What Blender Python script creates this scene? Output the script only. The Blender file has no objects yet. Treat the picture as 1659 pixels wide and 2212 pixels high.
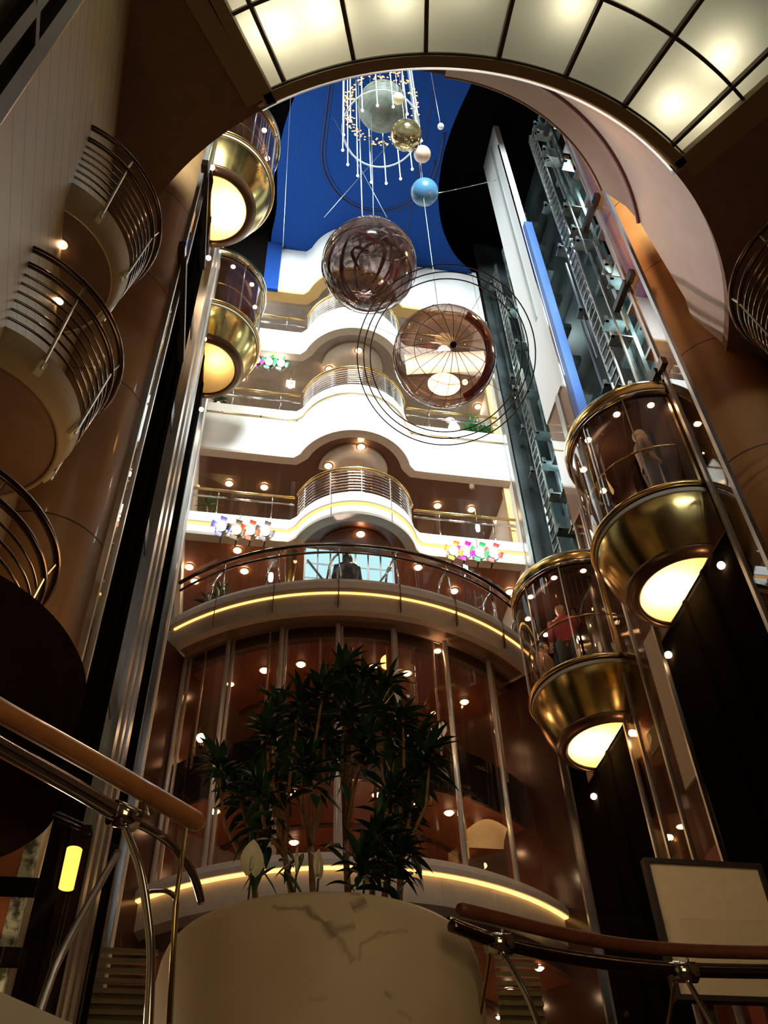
import bpy, bmesh, math, random
from mathutils import Vector, Matrix
random.seed(7)
PI = math.pi
D2R = PI/180
scene = bpy.context.scene
COL = scene.collection

# ------------------------------------------------------------------ camera
F = 2060.0; W, H = 1659, 2212; CX, CY = W/2, H/2
def _dc(px, py):
    return Vector((px-CX, -(py-CY), -F)).normalized()
Zc = _dc(748, -850)
Xc = _dc(16120, 2640); Xc = (Xc - Zc*(Xc.dot(Zc))).normalized()
Yc = Zc.cross(Xc)
ROT = Matrix((Xc, Yc, Zc))            # camera -> world
CAM = Vector((0, 0, 1.6))
cam = bpy.data.cameras.new('camera'); camo = bpy.data.objects.new('camera', cam)
COL.objects.link(camo)
camo.matrix_world = Matrix.Translation(CAM) @ ROT.to_4x4()
cam.sensor_fit = 'VERTICAL'; cam.sensor_height = 36.0; cam.lens = F/H*36.0
cam.clip_end = 200
scene.camera = camo
def ray(px, py): return ROT @ _dc(px, py)
def atY(px, py, y): d = ray(px, py); return CAM + d*((y-CAM.y)/d.y)
def atZ(px, py, z): d = ray(px, py); return CAM + d*((z-CAM.z)/d.z)
def atX(px, py, x): d = ray(px, py); return CAM + d*((x-CAM.x)/d.x)

# ------------------------------------------------------------------ materials
MATS = {}
def pmat(name, col, rough=.5, metal=0., spec=.5, emis=None, estr=0., coat=0.):
    m = bpy.data.materials.new(name); m.use_nodes = True
    b = m.node_tree.nodes['Principled BSDF']
    b.inputs['Base Color'].default_value = (*col, 1)
    b.inputs['Roughness'].default_value = rough
    b.inputs['Metallic'].default_value = metal
    b.inputs['Specular IOR Level'].default_value = spec
    b.inputs['Coat Weight'].default_value = coat
    if emis:
        b.inputs['Emission Color'].default_value = (*emis, 1)
        b.inputs['Emission Strength'].default_value = estr
    MATS[name] = m
    return m
def noisecol(m, c1, c2, scale=5., detail=4., stretch=(1, 1, 1), bump=0., lo=.35, hi=.65):
    nt = m.node_tree; N = nt.nodes; L = nt.links
    b = N['Principled BSDF']
    tc = N.new('ShaderNodeTexCoord'); mp = N.new('ShaderNodeMapping')
    mp.inputs['Scale'].default_value = stretch
    L.new(tc.outputs['Object'], mp.inputs['Vector'])
    nz = N.new('ShaderNodeTexNoise'); nz.inputs['Scale'].default_value = scale
    nz.inputs['Detail'].default_value = detail
    L.new(mp.outputs['Vector'], nz.inputs['Vector'])
    cr = N.new('ShaderNodeValToRGB')
    cr.color_ramp.elements[0].position = lo; cr.color_ramp.elements[1].position = hi
    cr.color_ramp.elements[0].color = (*c1, 1); cr.color_ramp.elements[1].color = (*c2, 1)
    L.new(nz.outputs['Fac'], cr.inputs['Fac'])
    L.new(cr.outputs['Color'], b.inputs['Base Color'])
    if bump:
        bp = N.new('ShaderNodeBump'); bp.inputs['Strength'].default_value = bump
        bp.inputs['Distance'].default_value = .01
        L.new(nz.outputs['Fac'], bp.inputs['Height']); L.new(bp.outputs['Normal'], b.inputs['Normal'])
    return m
def emat(name, col, s):
    m = bpy.data.materials.new(name); m.use_nodes = True
    nt = m.node_tree; nt.nodes.clear()
    o = nt.nodes.new('ShaderNodeOutputMaterial'); e = nt.nodes.new('ShaderNodeEmission')
    e.inputs['Color'].default_value = (*col, 1); e.inputs['Strength'].default_value = s
    nt.links.new(e.outputs[0], o.inputs[0]); MATS[name] = m
    return m
def gmat(name, tint, refl=.08, edge=1.45, rough=.02, diff=0., dcol=(.3, .2, .15), glossy=(1, 1, 1), mottle=0):
    """thin sheet glass: tinted transparency, fresnel reflection, optional body colour"""
    m = bpy.data.materials.new(name); m.use_nodes = True
    nt = m.node_tree; N = nt.nodes; L = nt.links; N.clear()
    o = N.new('ShaderNodeOutputMaterial'); t = N.new('ShaderNodeBsdfTransparent')
    t.inputs[0].default_value = (*tint, 1)
    g = N.new('ShaderNodeBsdfGlossy'); g.inputs['Roughness'].default_value = rough
    g.inputs['Color'].default_value = (*glossy, 1)
    lw_ = N.new('ShaderNodeLayerWeight'); lw_.inputs['Blend'].default_value = .5
    fr = N.new('ShaderNodeMath'); fr.operation = 'POWER'; fr.inputs[1].default_value = 4.5
    L.new(lw_.outputs['Facing'], fr.inputs[0])
    ad = N.new('ShaderNodeMath'); ad.operation = 'ADD'; ad.inputs[1].default_value = refl; ad.use_clamp = True
    L.new(fr.outputs[0], ad.inputs[0])
    mx = N.new('ShaderNodeMixShader'); L.new(ad.outputs[0], mx.inputs[0])
    src = t
    if diff > 0:
        d = N.new('ShaderNodeBsdfDiffuse'); d.inputs[0].default_value = (*dcol, 1)
        m2 = N.new('ShaderNodeMixShader'); m2.inputs[0].default_value = diff
        if mottle:
            tc = N.new('ShaderNodeTexCoord'); nz = N.new('ShaderNodeTexNoise'); nz.inputs['Scale'].default_value = mottle
            nz.inputs['Detail'].default_value = 5; nz.inputs['Distortion'].default_value = 2.5
            L.new(tc.outputs['Object'], nz.inputs['Vector'])
            mr = N.new('ShaderNodeMapRange'); mr.inputs['From Min'].default_value = .38; mr.inputs['From Max'].default_value = .62
            mr.inputs['To Min'].default_value = diff*.45; mr.inputs['To Max'].default_value = min(.9, diff*1.6)
            L.new(nz.outputs['Fac'], mr.inputs['Value']); L.new(mr.outputs[0], m2.inputs[0])
        L.new(t.outputs[0], m2.inputs[1]); L.new(d.outputs[0], m2.inputs[2]); src = m2
    L.new(src.outputs[0], mx.inputs[1]); L.new(g.outputs[0], mx.inputs[2])
    L.new(mx.outputs[0], o.inputs[0]); MATS[name] = m
    return m
def tlmat(name, col, dcol=None, mix=.75):
    """translucent light diffuser"""
    m = bpy.data.materials.new(name); m.use_nodes = True
    nt = m.node_tree; N = nt.nodes; L = nt.links; N.clear()
    o = N.new('ShaderNodeOutputMaterial'); t = N.new('ShaderNodeBsdfTranslucent')
    t.inputs[0].default_value = (*col, 1)
    d = N.new('ShaderNodeBsdfDiffuse'); d.inputs[0].default_value = (*(dcol or col), 1)
    mx = N.new('ShaderNodeMixShader'); mx.inputs[0].default_value = 1-mix
    L.new(t.outputs[0], mx.inputs[1]); L.new(d.outputs[0], mx.inputs[2]); L.new(mx.outputs[0], o.inputs[0])
    MATS[name] = m
    return m

white = pmat('white_plaster', (.82, .83, .82), .6)
beige = noisecol(pmat('beige_plaster', (.55, .47, .38), .7), (.52, .45, .36), (.57, .5, .41), 8)
pinkw = noisecol(pmat('pale_plaster', (.62, .54, .48), .7), (.60, .52, .46), (.64, .56, .5), 3)
soffit = noisecol(pmat('brown_soffit', (.20, .12, .075), .75), (.19, .115, .07), (.22, .13, .08), 6)
tan = noisecol(pmat('tan_column', (.34, .185, .075), .38, coat=.12), (.32, .175, .07), (.36, .2, .082), 3)
tan_lit = noisecol(pmat('tan_column_orange_lit', (.4, .17, .045), .5), (.38, .16, .04), (.42, .185, .05), 3)  # right tan column, with its orange light put into the colour
olive = pmat('olive_fascia', (.4, .32, .18), .6)
gold = pmat('polished_brass', (.7, .52, .19), .2, 1.)
brass = pmat('brass_rail', (.7, .5, .2), .25, 1.)
chrome = pmat('chrome', (.78, .78, .78), .1, 1.)
steel = noisecol(pmat('brushed_steel', (.55, .53, .5), .35, 1.), (.45, .43, .4), (.62, .6, .57), 12, stretch=(1, 1, .1))
satin = pmat('satin_metal', (.72, .68, .6), .35, .4)
chrome_sh = pmat('chrome_shaded', (.27, .235, .2), .12, 1.)  # chrome with the dark surroundings it mirrors put into its colour
dkbar = pmat('bronze_bar', (.15, .105, .075), .22, 1.)
black = pmat('black_panel', (.006, .005, .0045), .9, spec=.0)
rubber = pmat('black_rubber', (.015, .013, .012), .4)
bluec = noisecol(pmat('blue_ceiling', (.012, .05, .22), .85, spec=.05), (.010, .045, .2), (.014, .056, .245), 25)
blued = pmat('dark_blue_trim', (.008, .02, .1), .6)
redwood = noisecol(pmat('red_brown_ceiling', (.2, .07, .035), .35), (.17, .058, .028), (.22, .08, .04), 4, stretch=(4, .5, 1))
walnut = noisecol(pmat('dark_walnut', (.055, .026, .015), .45), (.045, .021, .012), (.065, .03, .018), 5, stretch=(1, 1, .2))
railwood = noisecol(pmat('varnished_wood', (.42, .17, .055), .35, coat=.4), (.38, .15, .045), (.47, .2, .07), 14, stretch=(1, .2, 1))
bronzec = pmat('bronze_ceiling', (.16, .1, .07), .08, .35)
greyceil = noisecol(pmat('grey_brown_ceiling', (.3, .25, .2), .3), (.27, .225, .18), (.33, .28, .23), 5)
teal = noisecol(pmat('teal_steel', (.12, .17, .17), .5, .3), (.06, .09, .09), (.2, .27, .27), 3)
tealw = noisecol(pmat('hoistway_wall', (.03, .045, .045), .6), (.012, .018, .018), (.06, .085, .085), 1.2)
bluestrip = pmat('blue_enamel', (.08, .18, .5), .35, .2)
screenm = noisecol(pmat('cream_board', (.62, .5, .33), .8), (.6, .48, .31), (.64, .52, .35), 9)
darkframe = pmat('dark_frame', (.02, .014, .01), .5)
orangew = noisecol(pmat('orange_wall', (.42, .13, .045), .7), (.4, .12, .04), (.45, .15, .05), 3)
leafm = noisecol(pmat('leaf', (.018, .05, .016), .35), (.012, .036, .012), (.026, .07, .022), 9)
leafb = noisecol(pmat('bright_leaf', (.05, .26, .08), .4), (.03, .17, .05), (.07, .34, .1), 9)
barkm = noisecol(pmat('bark', (.3, .16, .07), .7), (.24, .12, .05), (.36, .2, .09), 30)
soilm = noisecol(pmat('soil', (.03, .018, .01), .9), (.02, .012, .008), (.04, .024, .014), 40, bump=.4)
spathem = noisecol(pmat('spathe', (.8, .74, .5), .55), (.75, .7, .45), (.85, .8, .58), 10)
greyglobe = noisecol(pmat('grey_globe', (.14, .17, .14), .6), (.09, .115, .09), (.18, .21, .17), 3.5, stretch=(1, 1, 4))
goldball = noisecol(pmat('mottled_gold', (.5, .42, .2), .12, .7), (.16, .13, .06), (.6, .52, .28), 5)
creamball = noisecol(pmat('cream_copper', (.75, .55, .38), .3), (.6, .33, .18), (.9, .8, .68), 2.5, stretch=(.3, .3, 2))
paleball = pmat('pale_yellow', (.75, .74, .5), .45)
whiteball = pmat('white_gloss', (.85, .88, .85), .3)
blueball = noisecol(pmat('blue_earth', (.16, .42, .72), .3), (.05, .045, .04), (.08, .25, .45), 2.1, lo=.36, hi=.5)
mag = pmat('magenta_ribbon', (.8, .05, .22), .25, emis=None)
ribbon = noisecol(pmat('dark_red_ribbon', (.1, .035, .03), .3), (.06, .025, .02), (.15, .05, .045), 4)
gelb = pmat('blue_gel', (.05, .05, .3), .5); gelr = pmat('red_gel', (.35, .02, .02), .5)
gelm = pmat('magenta_gel', (.5, .02, .4), .5); gelg = pmat('green_gel', (.02, .3, .1), .5)
gela = pmat('amber_gel', (.55, .25, .03), .5); gelk = pmat('dark_flap', (.04, .025, .03), .5)
skinm = pmat('skin', (.5, .28, .18), .5); hairm = pmat('dark_hair', (.018, .012, .01), .4)
hairg = pmat('grey_hair', (.45, .42, .38), .5)
jacket = noisecol(pmat('dark_jacket', (.06, .045, .06), .25), (.03, .025, .035), (.1, .07, .08), 7, bump=.5)
redshirt = pmat('red_shirt', (.42, .03, .035), .6); trousers = pmat('dark_trousers', (.03, .03, .035), .7)
tanshirt = pmat('tan_shirt', (.55, .28, .12), .7)
glass = gmat('clear_glass', (.97, .98, .97), .015, 1.4)
carglass = gmat('car_glass', (.9, .87, .83), .05, 1.45, .01)
tintglass = gmat('tinted_glass', (.86, .8, .75), .03, 1.5, .01)
mirrorg = pmat('mirror_glass', (.45, .45, .45), .04, 1.)
s1glass = gmat('smoky_sphere', (.68, .57, .54), .06, 1.35, .08, .5, (.15, .105, .095), mottle=2.2)
s2glass = gmat('amber_sphere', (.8, .7, .64), .05, 1.4, .05, .34, (.15, .095, .075))
bulb = emat('bulb_glow', (1., .62, .34), 38)
bulbw = emat('bulb_glow_white', (1., .8, .6), 30)
cove = emat('cove_glow', (1., .5, .14), 2.4)
coved = emat('cove_glow_soft', (1., .52, .15), 2.6)
orb = emat('tiny_bulb', (1., .36, .12), 3.2)
lensw = emat('lens_white', (1., .9, .8), 22); lensm = emat('lens_magenta', (1., .25, .75), 16)
lensg = emat('lens_green', (.55, 1., .6), 16); lensa = emat('lens_amber', (1., .7, .25), 20)
sconce_e = emat('lamp_shade_glow', (1., .5, .08), 2.2)
exit_e = emat('sign_glow', (.95, 1., .8), 5)
amber_e = emat('amber_lamp', (1., .62, .25), 14)
diffm = tlmat('milk_glass', (.93, .9, .72), (.5, .46, .35))
lensdiff = tlmat('car_lens', (1., .74, .36), (.6, .42, .2))
# planked wall: board joints as wave lines
plank = pmat('planked_wall', (.5, .42, .28), .45)
def _plank():
    nt = plank.node_tree; N = nt.nodes; L = nt.links; b = N['Principled BSDF']
    tc = N.new('ShaderNodeTexCoord'); sx = N.new('ShaderNodeSeparateXYZ'); L.new(tc.outputs['Object'], sx.inputs[0])
    m1 = N.new('ShaderNodeMath'); m1.operation = 'MULTIPLY'; m1.inputs[1].default_value = 1/.36; L.new(sx.outputs['Z'], m1.inputs[0])
    fr = N.new('ShaderNodeMath'); fr.operation = 'FRACT'; L.new(m1.outputs[0], fr.inputs[0])
    lt = N.new('ShaderNodeMath'); lt.operation = 'LESS_THAN'; lt.inputs[1].default_value = .05; L.new(fr.outputs[0], lt.inputs[0])
    nz = N.new('ShaderNodeTexNoise'); nz.inputs['Scale'].default_value = 2.5; L.new(tc.outputs['Object'], nz.inputs['Vector'])
    cr = N.new('ShaderNodeValToRGB')
    cr.color_ramp.elements[0].color = (.40, .33, .17, 1); cr.color_ramp.elements[1].color = (.52, .44, .25, 1)
    L.new(nz.outputs['Fac'], cr.inputs[0])
    mx = N.new('ShaderNodeMix'); mx.data_type = 'RGBA'
    L.new(lt.outputs[0], mx.inputs['Factor']); L.new(cr.outputs[0], mx.inputs['A']); mx.inputs['B'].default_value = (.16, .11, .06, 1)
    L.new(mx.outputs['Result'], b.inputs['Base Color'])
_plank()
marble = pmat('cream_marble', (.6, .5, .33), .6)
def _marble(segs=()):
    nt = marble.node_tree; N = nt.nodes; L = nt.links; b = N['Principled BSDF']
    def M(op, a_, b_=None, c_=None):
        n = N.new('ShaderNodeMath'); n.operation = op
        for i, q in enumerate((a_, b_, c_)):
            if q is None: continue
            if isinstance(q, (int, float)): n.inputs[i].default_value = q
            else: L.new(q, n.inputs[i])
        return n.outputs[0]
    tc = N.new('ShaderNodeTexCoord'); sp = N.new('ShaderNodeSeparateXYZ'); L.new(tc.outputs['Object'], sp.inputs[0])
    nz = N.new('ShaderNodeTexNoise'); nz.inputs['Scale'].default_value = 9; nz.inputs['Detail'].default_value = 5
    L.new(tc.outputs['Object'], nz.inputs['Vector'])
    wob = M('MULTIPLY_ADD', nz.outputs['Fac'], .09, -.045)
    X, Z = sp.outputs['X'], sp.outputs['Z']
    front = M('LESS_THAN', sp.outputs['Y'], 0.)
    tot = None
    for (x0, z0, x1, z1, w_, k) in segs:
        ln = math.hypot(x1-x0, z1-z0); ux, uz = (x1-x0)/ln, (z1-z0)/ln
        t = M('ADD', M('MULTIPLY', M('SUBTRACT', X, x0), ux), M('MULTIPLY', M('SUBTRACT', Z, z0), uz))
        d = M('ADD', M('SUBTRACT', M('MULTIPLY', M('SUBTRACT', X, x0), uz), M('MULTIPLY', M('SUBTRACT', Z, z0), ux)), wob)
        core = M('SUBTRACT', 1., M('MULTIPLY', M('ABSOLUTE', d), 1/w_)); n_ = core.node; n_.use_clamp = True
        msk = M('MULTIPLY', M('GREATER_THAN', t, -.01), M('LESS_THAN', t, ln+.01))
        v_ = M('MULTIPLY', M('MULTIPLY', core, msk), k)
        tot = v_ if tot is None else M('MAXIMUM', tot, v_)
    tot = M('MULTIPLY', tot, front)
    n2 = N.new('ShaderNodeTexNoise'); n2.inputs['Scale'].default_value = 2.2; L.new(tc.outputs['Object'], n2.inputs['Vector'])
    c2_ = N.new('ShaderNodeValToRGB')
    c2_.color_ramp.elements[0].position = .3; c2_.color_ramp.elements[1].position = .7
    c2_.color_ramp.elements[0].color = (.54, .43, .26, 1); c2_.color_ramp.elements[1].color = (.66, .55, .36, 1)
    L.new(n2.outputs['Fac'], c2_.inputs[0])
    mx = N.new('ShaderNodeMix'); mx.data_type = 'RGBA'
    L.new(tot, mx.inputs['Factor']); L.new(c2_.outputs[0], mx.inputs['A']); mx.inputs['B'].default_value = (.2, .12, .08, 1)
    L.new(mx.outputs['Result'], b.inputs['Base Color'])

# ------------------------------------------------------------------ geometry helpers
class MB:
    def __init__(s): s.v = []; s.f = []; s.sm = []
    def add(s, vs, fs, smooth=False):
        o = len(s.v); s.v += [Vector(p) for p in vs]
        s.f += [tuple(i+o for i in f) for f in fs]; s.sm += [smooth]*len(fs)
        return s
    def box(s, x0, x1, y0, y1, z0, z1):
        vs = [(x, y, z) for z in (z0, z1) for y in (y0, y1) for x in (x0, x1)]
        return s.add(vs, [(0, 2, 3, 1), (4, 5, 7, 6), (0, 1, 5, 4), (2, 6, 7, 3), (0, 4, 6, 2), (1, 3, 7, 5)])
    def bar(s, a, b, w, h, up=(0, 0, 1)):
        a, b = Vector(a), Vector(b); d = (b-a).normalized(); u = Vector(up)
        if abs(d.dot(u)) > .98: u = Vector((0, 1, 0))
        x = d.cross(u).normalized(); y = x.cross(d)
        vs = [p + x*sx*w/2 + y*sy*h/2 for p in (a, b) for sx, sy in ((-1, -1), (1, -1), (1, 1), (-1, 1))]
        return s.add(vs, [(3, 2, 1, 0), (4, 5, 6, 7), (0, 1, 5, 4), (1, 2, 6, 5), (2, 3, 7, 6), (3, 0, 4, 7)])
    def tube(s, pts, r, n=8, cap=True, closed=False):
        pts = [Vector(p) for p in pts]; m = len(pts); vs = []
        rr = r if isinstance(r, (list, tuple)) else [r]*m
        prev = None
        for i, p in enumerate(pts):
            if closed: d = (pts[(i+1) % m]-pts[i-1]).normalized()
            else: d = (pts[min(i+1, m-1)]-pts[max(i-1, 0)]).normalized()
            if prev is None:
                u = Vector((0, 0, 1)) if abs(d.z) < .9 else Vector((1, 0, 0))
                x = d.cross(u).normalized()
            else:
                x = (prev - d*prev.dot(d)).normalized()
            prev = x; y = d.cross(x)
            vs += [p + (x*math.cos(2*PI*k/n)+y*math.sin(2*PI*k/n))*rr[i] for k in range(n)]
        fs = []
        for i in range(m if closed else m-1):
            j = (i+1) % m
            fs += [(i*n+k, i*n+(k+1) % n, j*n+(k+1) % n, j*n+k) for k in range(n)]
        s.add(vs, fs, True)
        if cap and not closed:
            o = len(s.v)-len(vs)
            s.f += [tuple(o+k for k in range(n))[::-1], tuple(o+(m-1)*n+k for k in range(n))]; s.sm += [False]*2
        return s
    def lathe(s, prof, c=(0, 0, 0), a0=0., a1=2*PI, n=48, smooth=True, closed=False):
        full = abs(a1-a0-2*PI) < 1e-6; k = n if full else n+1; P = len(prof)
        vs = []
        for i in range(k):
            a = a0+(a1-a0)*i/n
            vs += [(c[0]+r*math.cos(a), c[1]+r*math.sin(a), c[2]+z) for r, z in prof]
        fs = []
        for i in range(n):
            j = (i+1) % k
            for q in range(P if closed else P-1):
                t = (q+1) % P
                fs.append((i*P+q, j*P+q, j*P+t, i*P+t))
        s.add(vs, fs, smooth)
        if closed and not full:
            o = len(s.v)-len(vs)
            s.f += [tuple(o+q for q in range(P)), tuple(o+n*P+q for q in range(P))[::-1]]; s.sm += [False]*2
        return s
    def sweep(s, path, prof, closed=True, smooth=False):
        """path: 2d points; prof: (outward offset, z); outward = right-hand side reversed -> toward -normal"""
        P = len(prof); m = len(path); vs = []
        pts = [Vector((p[0], p[1])) for p in path]
        for i in range(m):
            d0 = (pts[i]-pts[i-1]).normalized() if i > 0 else None
            d1 = (pts[i+1]-pts[i]).normalized() if i < m-1 else None
            if d0 is None: d0 = d1
            if d1 is None: d1 = d0
            n0 = Vector((d0.y, -d0.x)); n1 = Vector((d1.y, -d1.x)); nn = (n0+n1)
            nn = nn.normalized() if nn.length > 1e-6 else n0
            k = 1/max(.45, nn.dot(n0))
            vs += [(pts[i].x+nn.x*o*k, pts[i].y+nn.y*o*k, z) for o, z in prof]
        fs = []
        for i in range(m-1):
            for q in range(P if closed else P-1):
                t = (q+1) % P
                fs.append((i*P+q, (i+1)*P+q, (i+1)*P+t, i*P+t))
        s.add(vs, fs, smooth)
        if closed:
            o = len(s.v)-len(vs)
            s.f += [tuple(o+q for q in range(P))[::-1], tuple(o+(m-1)*P+q for q in range(P))]; s.sm += [False]*2
        return s
    def prism(s, poly, z0, z1):
        n = len(poly); vs = [(p[0], p[1], z0) for p in poly]+[(p[0], p[1], z1) for p in poly]
        return s.add(vs, [tuple(range(n))[::-1], tuple(range(n, 2*n))]+[(i, (i+1) % n, n+(i+1) % n, n+i) for i in range(n)])
    def ball(s, c, r, n=32, m=20, sc=(1, 1, 1)):
        vs = []
        for i in range(m+1):
            t = PI*i/m
            vs += [(c[0]+r*sc[0]*math.sin(t)*math.cos(2*PI*k/n), c[1]+r*sc[1]*math.sin(t)*math.sin(2*PI*k/n), c[2]+r*sc[2]*math.cos(t)) for k in range(n)]
        fs = [(i*n+k, (i+1)*n+k, (i+1)*n+(k+1) % n, i*n+(k+1) % n) for i in range(m) for k in range(n)]
        return s.add(vs, fs, True)
    def disc(s, c, nrm, r, n=20):
        c = Vector(c); d = Vector(nrm).normalized(); u = Vector((0, 0, 1)) if abs(d.z) < .9 else Vector((1, 0, 0))
        x = d.cross(u).normalized(); y = d.cross(x)
        return s.add([c+(x*math.cos(2*PI*k/n)+y*math.sin(2*PI*k/n))*r for k in range(n)], [tuple(range(n))])
    def build(s, name, mat, parent=None, label=None):
        off = Vector(parent['_o']) if parent is not None and '_o' in parent else Vector((0, 0, 0))
        me = bpy.data.meshes.new(name)
        me.from_pydata([tuple(p-off) for p in s.v], [], s.f)
        for p, sm in zip(me.polygons, s.sm): p.use_smooth = sm
        bm = bmesh.new(); bm.from_mesh(me); bmesh.ops.remove_doubles(bm, verts=bm.verts, dist=1e-5)
        bmesh.ops.recalc_face_normals(bm, faces=bm.faces); bm.to_mesh(me); bm.free()
        if mat: me.materials.append(mat)
        o = bpy.data.objects.new(name, me); COL.objects.link(o)
        if parent is not None:
            o.parent = parent; o['_o'] = tuple(off)
        if label: o['label'] = label
        return o
def tag(o, label, cat, group=None, kind=None):
    o['label'] = label; o['category'] = cat
    if group: o['group'] = group
    if kind: o['kind'] = kind
    return o
def thing(name, label, cat, loc=(0, 0, 0), group=None):
    o = bpy.data.objects.new(name, None); COL.objects.link(o)
    o.location = loc; o['_o'] = tuple(loc); o.empty_display_size = .1
    return tag(o, label, cat, group)
def struct(name, mb, mat, label=None):
    o = mb.build(name, mat); o['kind'] = 'structure'
    if label: o['label'] = label
    return o
def copy_tree(o, parent=None):
    c = o.copy(); COL.objects.link(c); c.parent = parent
    for ch in o.children: copy_tree(ch, c)
    return c
def arc(cx, cy, r, a0, a1, n):
    return [(cx+r*math.cos(a0+(a1-a0)*i/n), cy+r*math.sin(a0+(a1-a0)*i/n)) for i in range(n+1)]
def light(name, kind, loc, e, col=(1, .75, .5), size=.1, rot=None, sy=None, spot=None, parent=None, target=None):
    l = bpy.data.lights.new(name, kind); l.energy = e; l.color = col
    if kind == 'AREA':
        l.size = size
        if sy: l.shape = 'RECTANGLE'; l.size_y = sy
    else: l.shadow_soft_size = size
    if kind == 'SPOT': l.spot_size = spot or 1.; l.spot_blend = .6
    o = bpy.data.objects.new(name, l); COL.objects.link(o); o.location = loc
    if target is not None:
        o.rotation_euler = (Vector(target)-Vector(loc)).to_track_quat('-Z', 'Y').to_euler()
    elif rot: o.rotation_euler = rot
    if parent: o.parent = parent
    return o

XL, XR, YB = -1.4, 5.8, 14.0
AX, AY = 2.2, 8.1                       # axis of the atrium well
# ================================================================== SETTING
struct('floor', MB().box(-5, 10, -3, 22, -.2, 0), noisecol(pmat('dark_carpet', (.06, .03, .02), .9), (.05, .025, .015), (.08, .04, .025), 9))
# blue ceiling with the two dark lift openings
zc = 27.6
rcut = [(4.95, 6.), (4.59, 8.23), (4.29, 9.41), (4.17, 10.3), (4.17, 11), (4.27, 11.81), (4.6, 12.77), (5.2, 13.59), (5.8, 13.97), (5.8, 14.02)]
lcut = [(-.3, 14.02), (-.36, 13.7), (-.25, 12.9), (-.3, 12.2), (-.36, 11.4), (-.3, 10.6), (-.17, 9.97), (0, 9.4), (.3, 8.6), (.6, 6.)]
def smooth_poly(p, it=2):
    for _ in range(it):
        q = [p[0]]
        for a, b in zip(p, p[1:]):
            q += [(a[0]*.75+b[0]*.25, a[1]*.75+b[1]*.25), (a[0]*.25+b[0]*.75, a[1]*.25+b[1]*.75)]
        q.append(p[-1]); p = q
    return p
struct('ceiling', MB().prism(smooth_poly(rcut)+smooth_poly(lcut), zc, zc+.12), bluec, 'blue ceiling')
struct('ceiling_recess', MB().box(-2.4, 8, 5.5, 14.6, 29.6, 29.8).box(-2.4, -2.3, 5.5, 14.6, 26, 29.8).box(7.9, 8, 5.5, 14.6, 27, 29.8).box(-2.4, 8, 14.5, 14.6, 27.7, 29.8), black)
g = MB()
st = [(.8, 6.2)]+[(2.44-1.64*math.cos(t), 10.75+1.72*math.sin(t)) for t in [PI*i/24 for i in range(25)]]+[(4.08, 10.2), (4.08, 9.9)]
g.tube([(x, y, zc) for x, y in st], .035, 6)
g.tube([(x*.94+2.44*.06, y*.985+.1, zc) for x, y in st[:-2]], .02, 6)
struct('trim_1', g, blued, 'oval groove in the blue ceiling')
struct('trim_2', MB().box(3.55, 3.58, 6, 13.95, zc-.01, zc+.02), blued)
# blue end panel by the left lift opening
struct('wall_back_upper', MB().box(-.42, .0, 13.85, 13.95, 25.0, zc), bluec)
struct('wall_back_dark', MB().box(-2.4, -.42, 13.9, 14.0, 25.1, 29.6), black)
# wall behind the galleries
gw = MB().box(-3.4, 8, 18.6, 18.8, 0, 28)
struct('wall_back', gw, greyceil)
# planked left wall (slightly splayed), boards run along the wall
def lw(y): return -1.97-.13*(y-4.0)
pw = MB()
pw.add([(lw(.5), .5, 2), (lw(7.3), 7.3, 2), (lw(7.3), 7.3, 13.6), (lw(.5), .5, 13.6), (lw(.5)-.2, .5, 2), (lw(7.3)-.2, 7.3, 2), (lw(7.3)-.2, 7.3, 13.6), (lw(.5)-.2, .5, 13.6)],
       [(0, 1, 2, 3), (7, 6, 5, 4), (0, 4, 5, 1), (1, 5, 6, 2), (2, 6, 7, 3), (3, 7, 4, 0)])
struct('wall_left', pw, plank)
struct('wall_right', MB().bar((6.95, .5, 7.5), (7.35, 7.5, 7.5), .2, 11.2), soffit)
# near soffit with the round well opening
zs = 13.1; RW = 4.48
nseg = 128; v = []; f = []
def sq(a):
    c, s_ = math.cos(a), math.sin(a); R = 7.2
    k = R/max(abs(c), abs(s_)); return AX+c*k, AY+s_*k
mb = MB()
for sgn in (-1, 1):
    for i in range(40):
        t0, t1 = [(33.5+(112-33.5)*(i+q)/40)*sgn*D2R-PI/2 for q in (0, 1)]
        p = [(AX+RW*math.cos(t0), AY+RW*math.sin(t0)), (AX+RW*math.cos(t1), AY+RW*math.sin(t1)), sq(t1), sq(t0)]
        mb.add([(x, y, zs) for x, y in p]+[(x, y, zs+.25) for x, y in p], [(0, 1, 2, 3), (7, 6, 5, 4), (0, 4, 5, 1)])
# recess for the lit canopy is cut by lowering it: canopy hangs just below
struct('ceiling_soffit', mb, soffit)
struct('trim_3', MB().lathe([(RW-.035, .06), (RW+.075, -.06), (RW+.075, .3), (RW-.035, .3)], (AX, AY, zs), -PI/2-35.5*D2R, -PI/2+35.5*D2R, 60, True, True), pmat('satin_white_metal', (.8, .8, .78), .3, 1.), 'white edge of the round opening')
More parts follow.
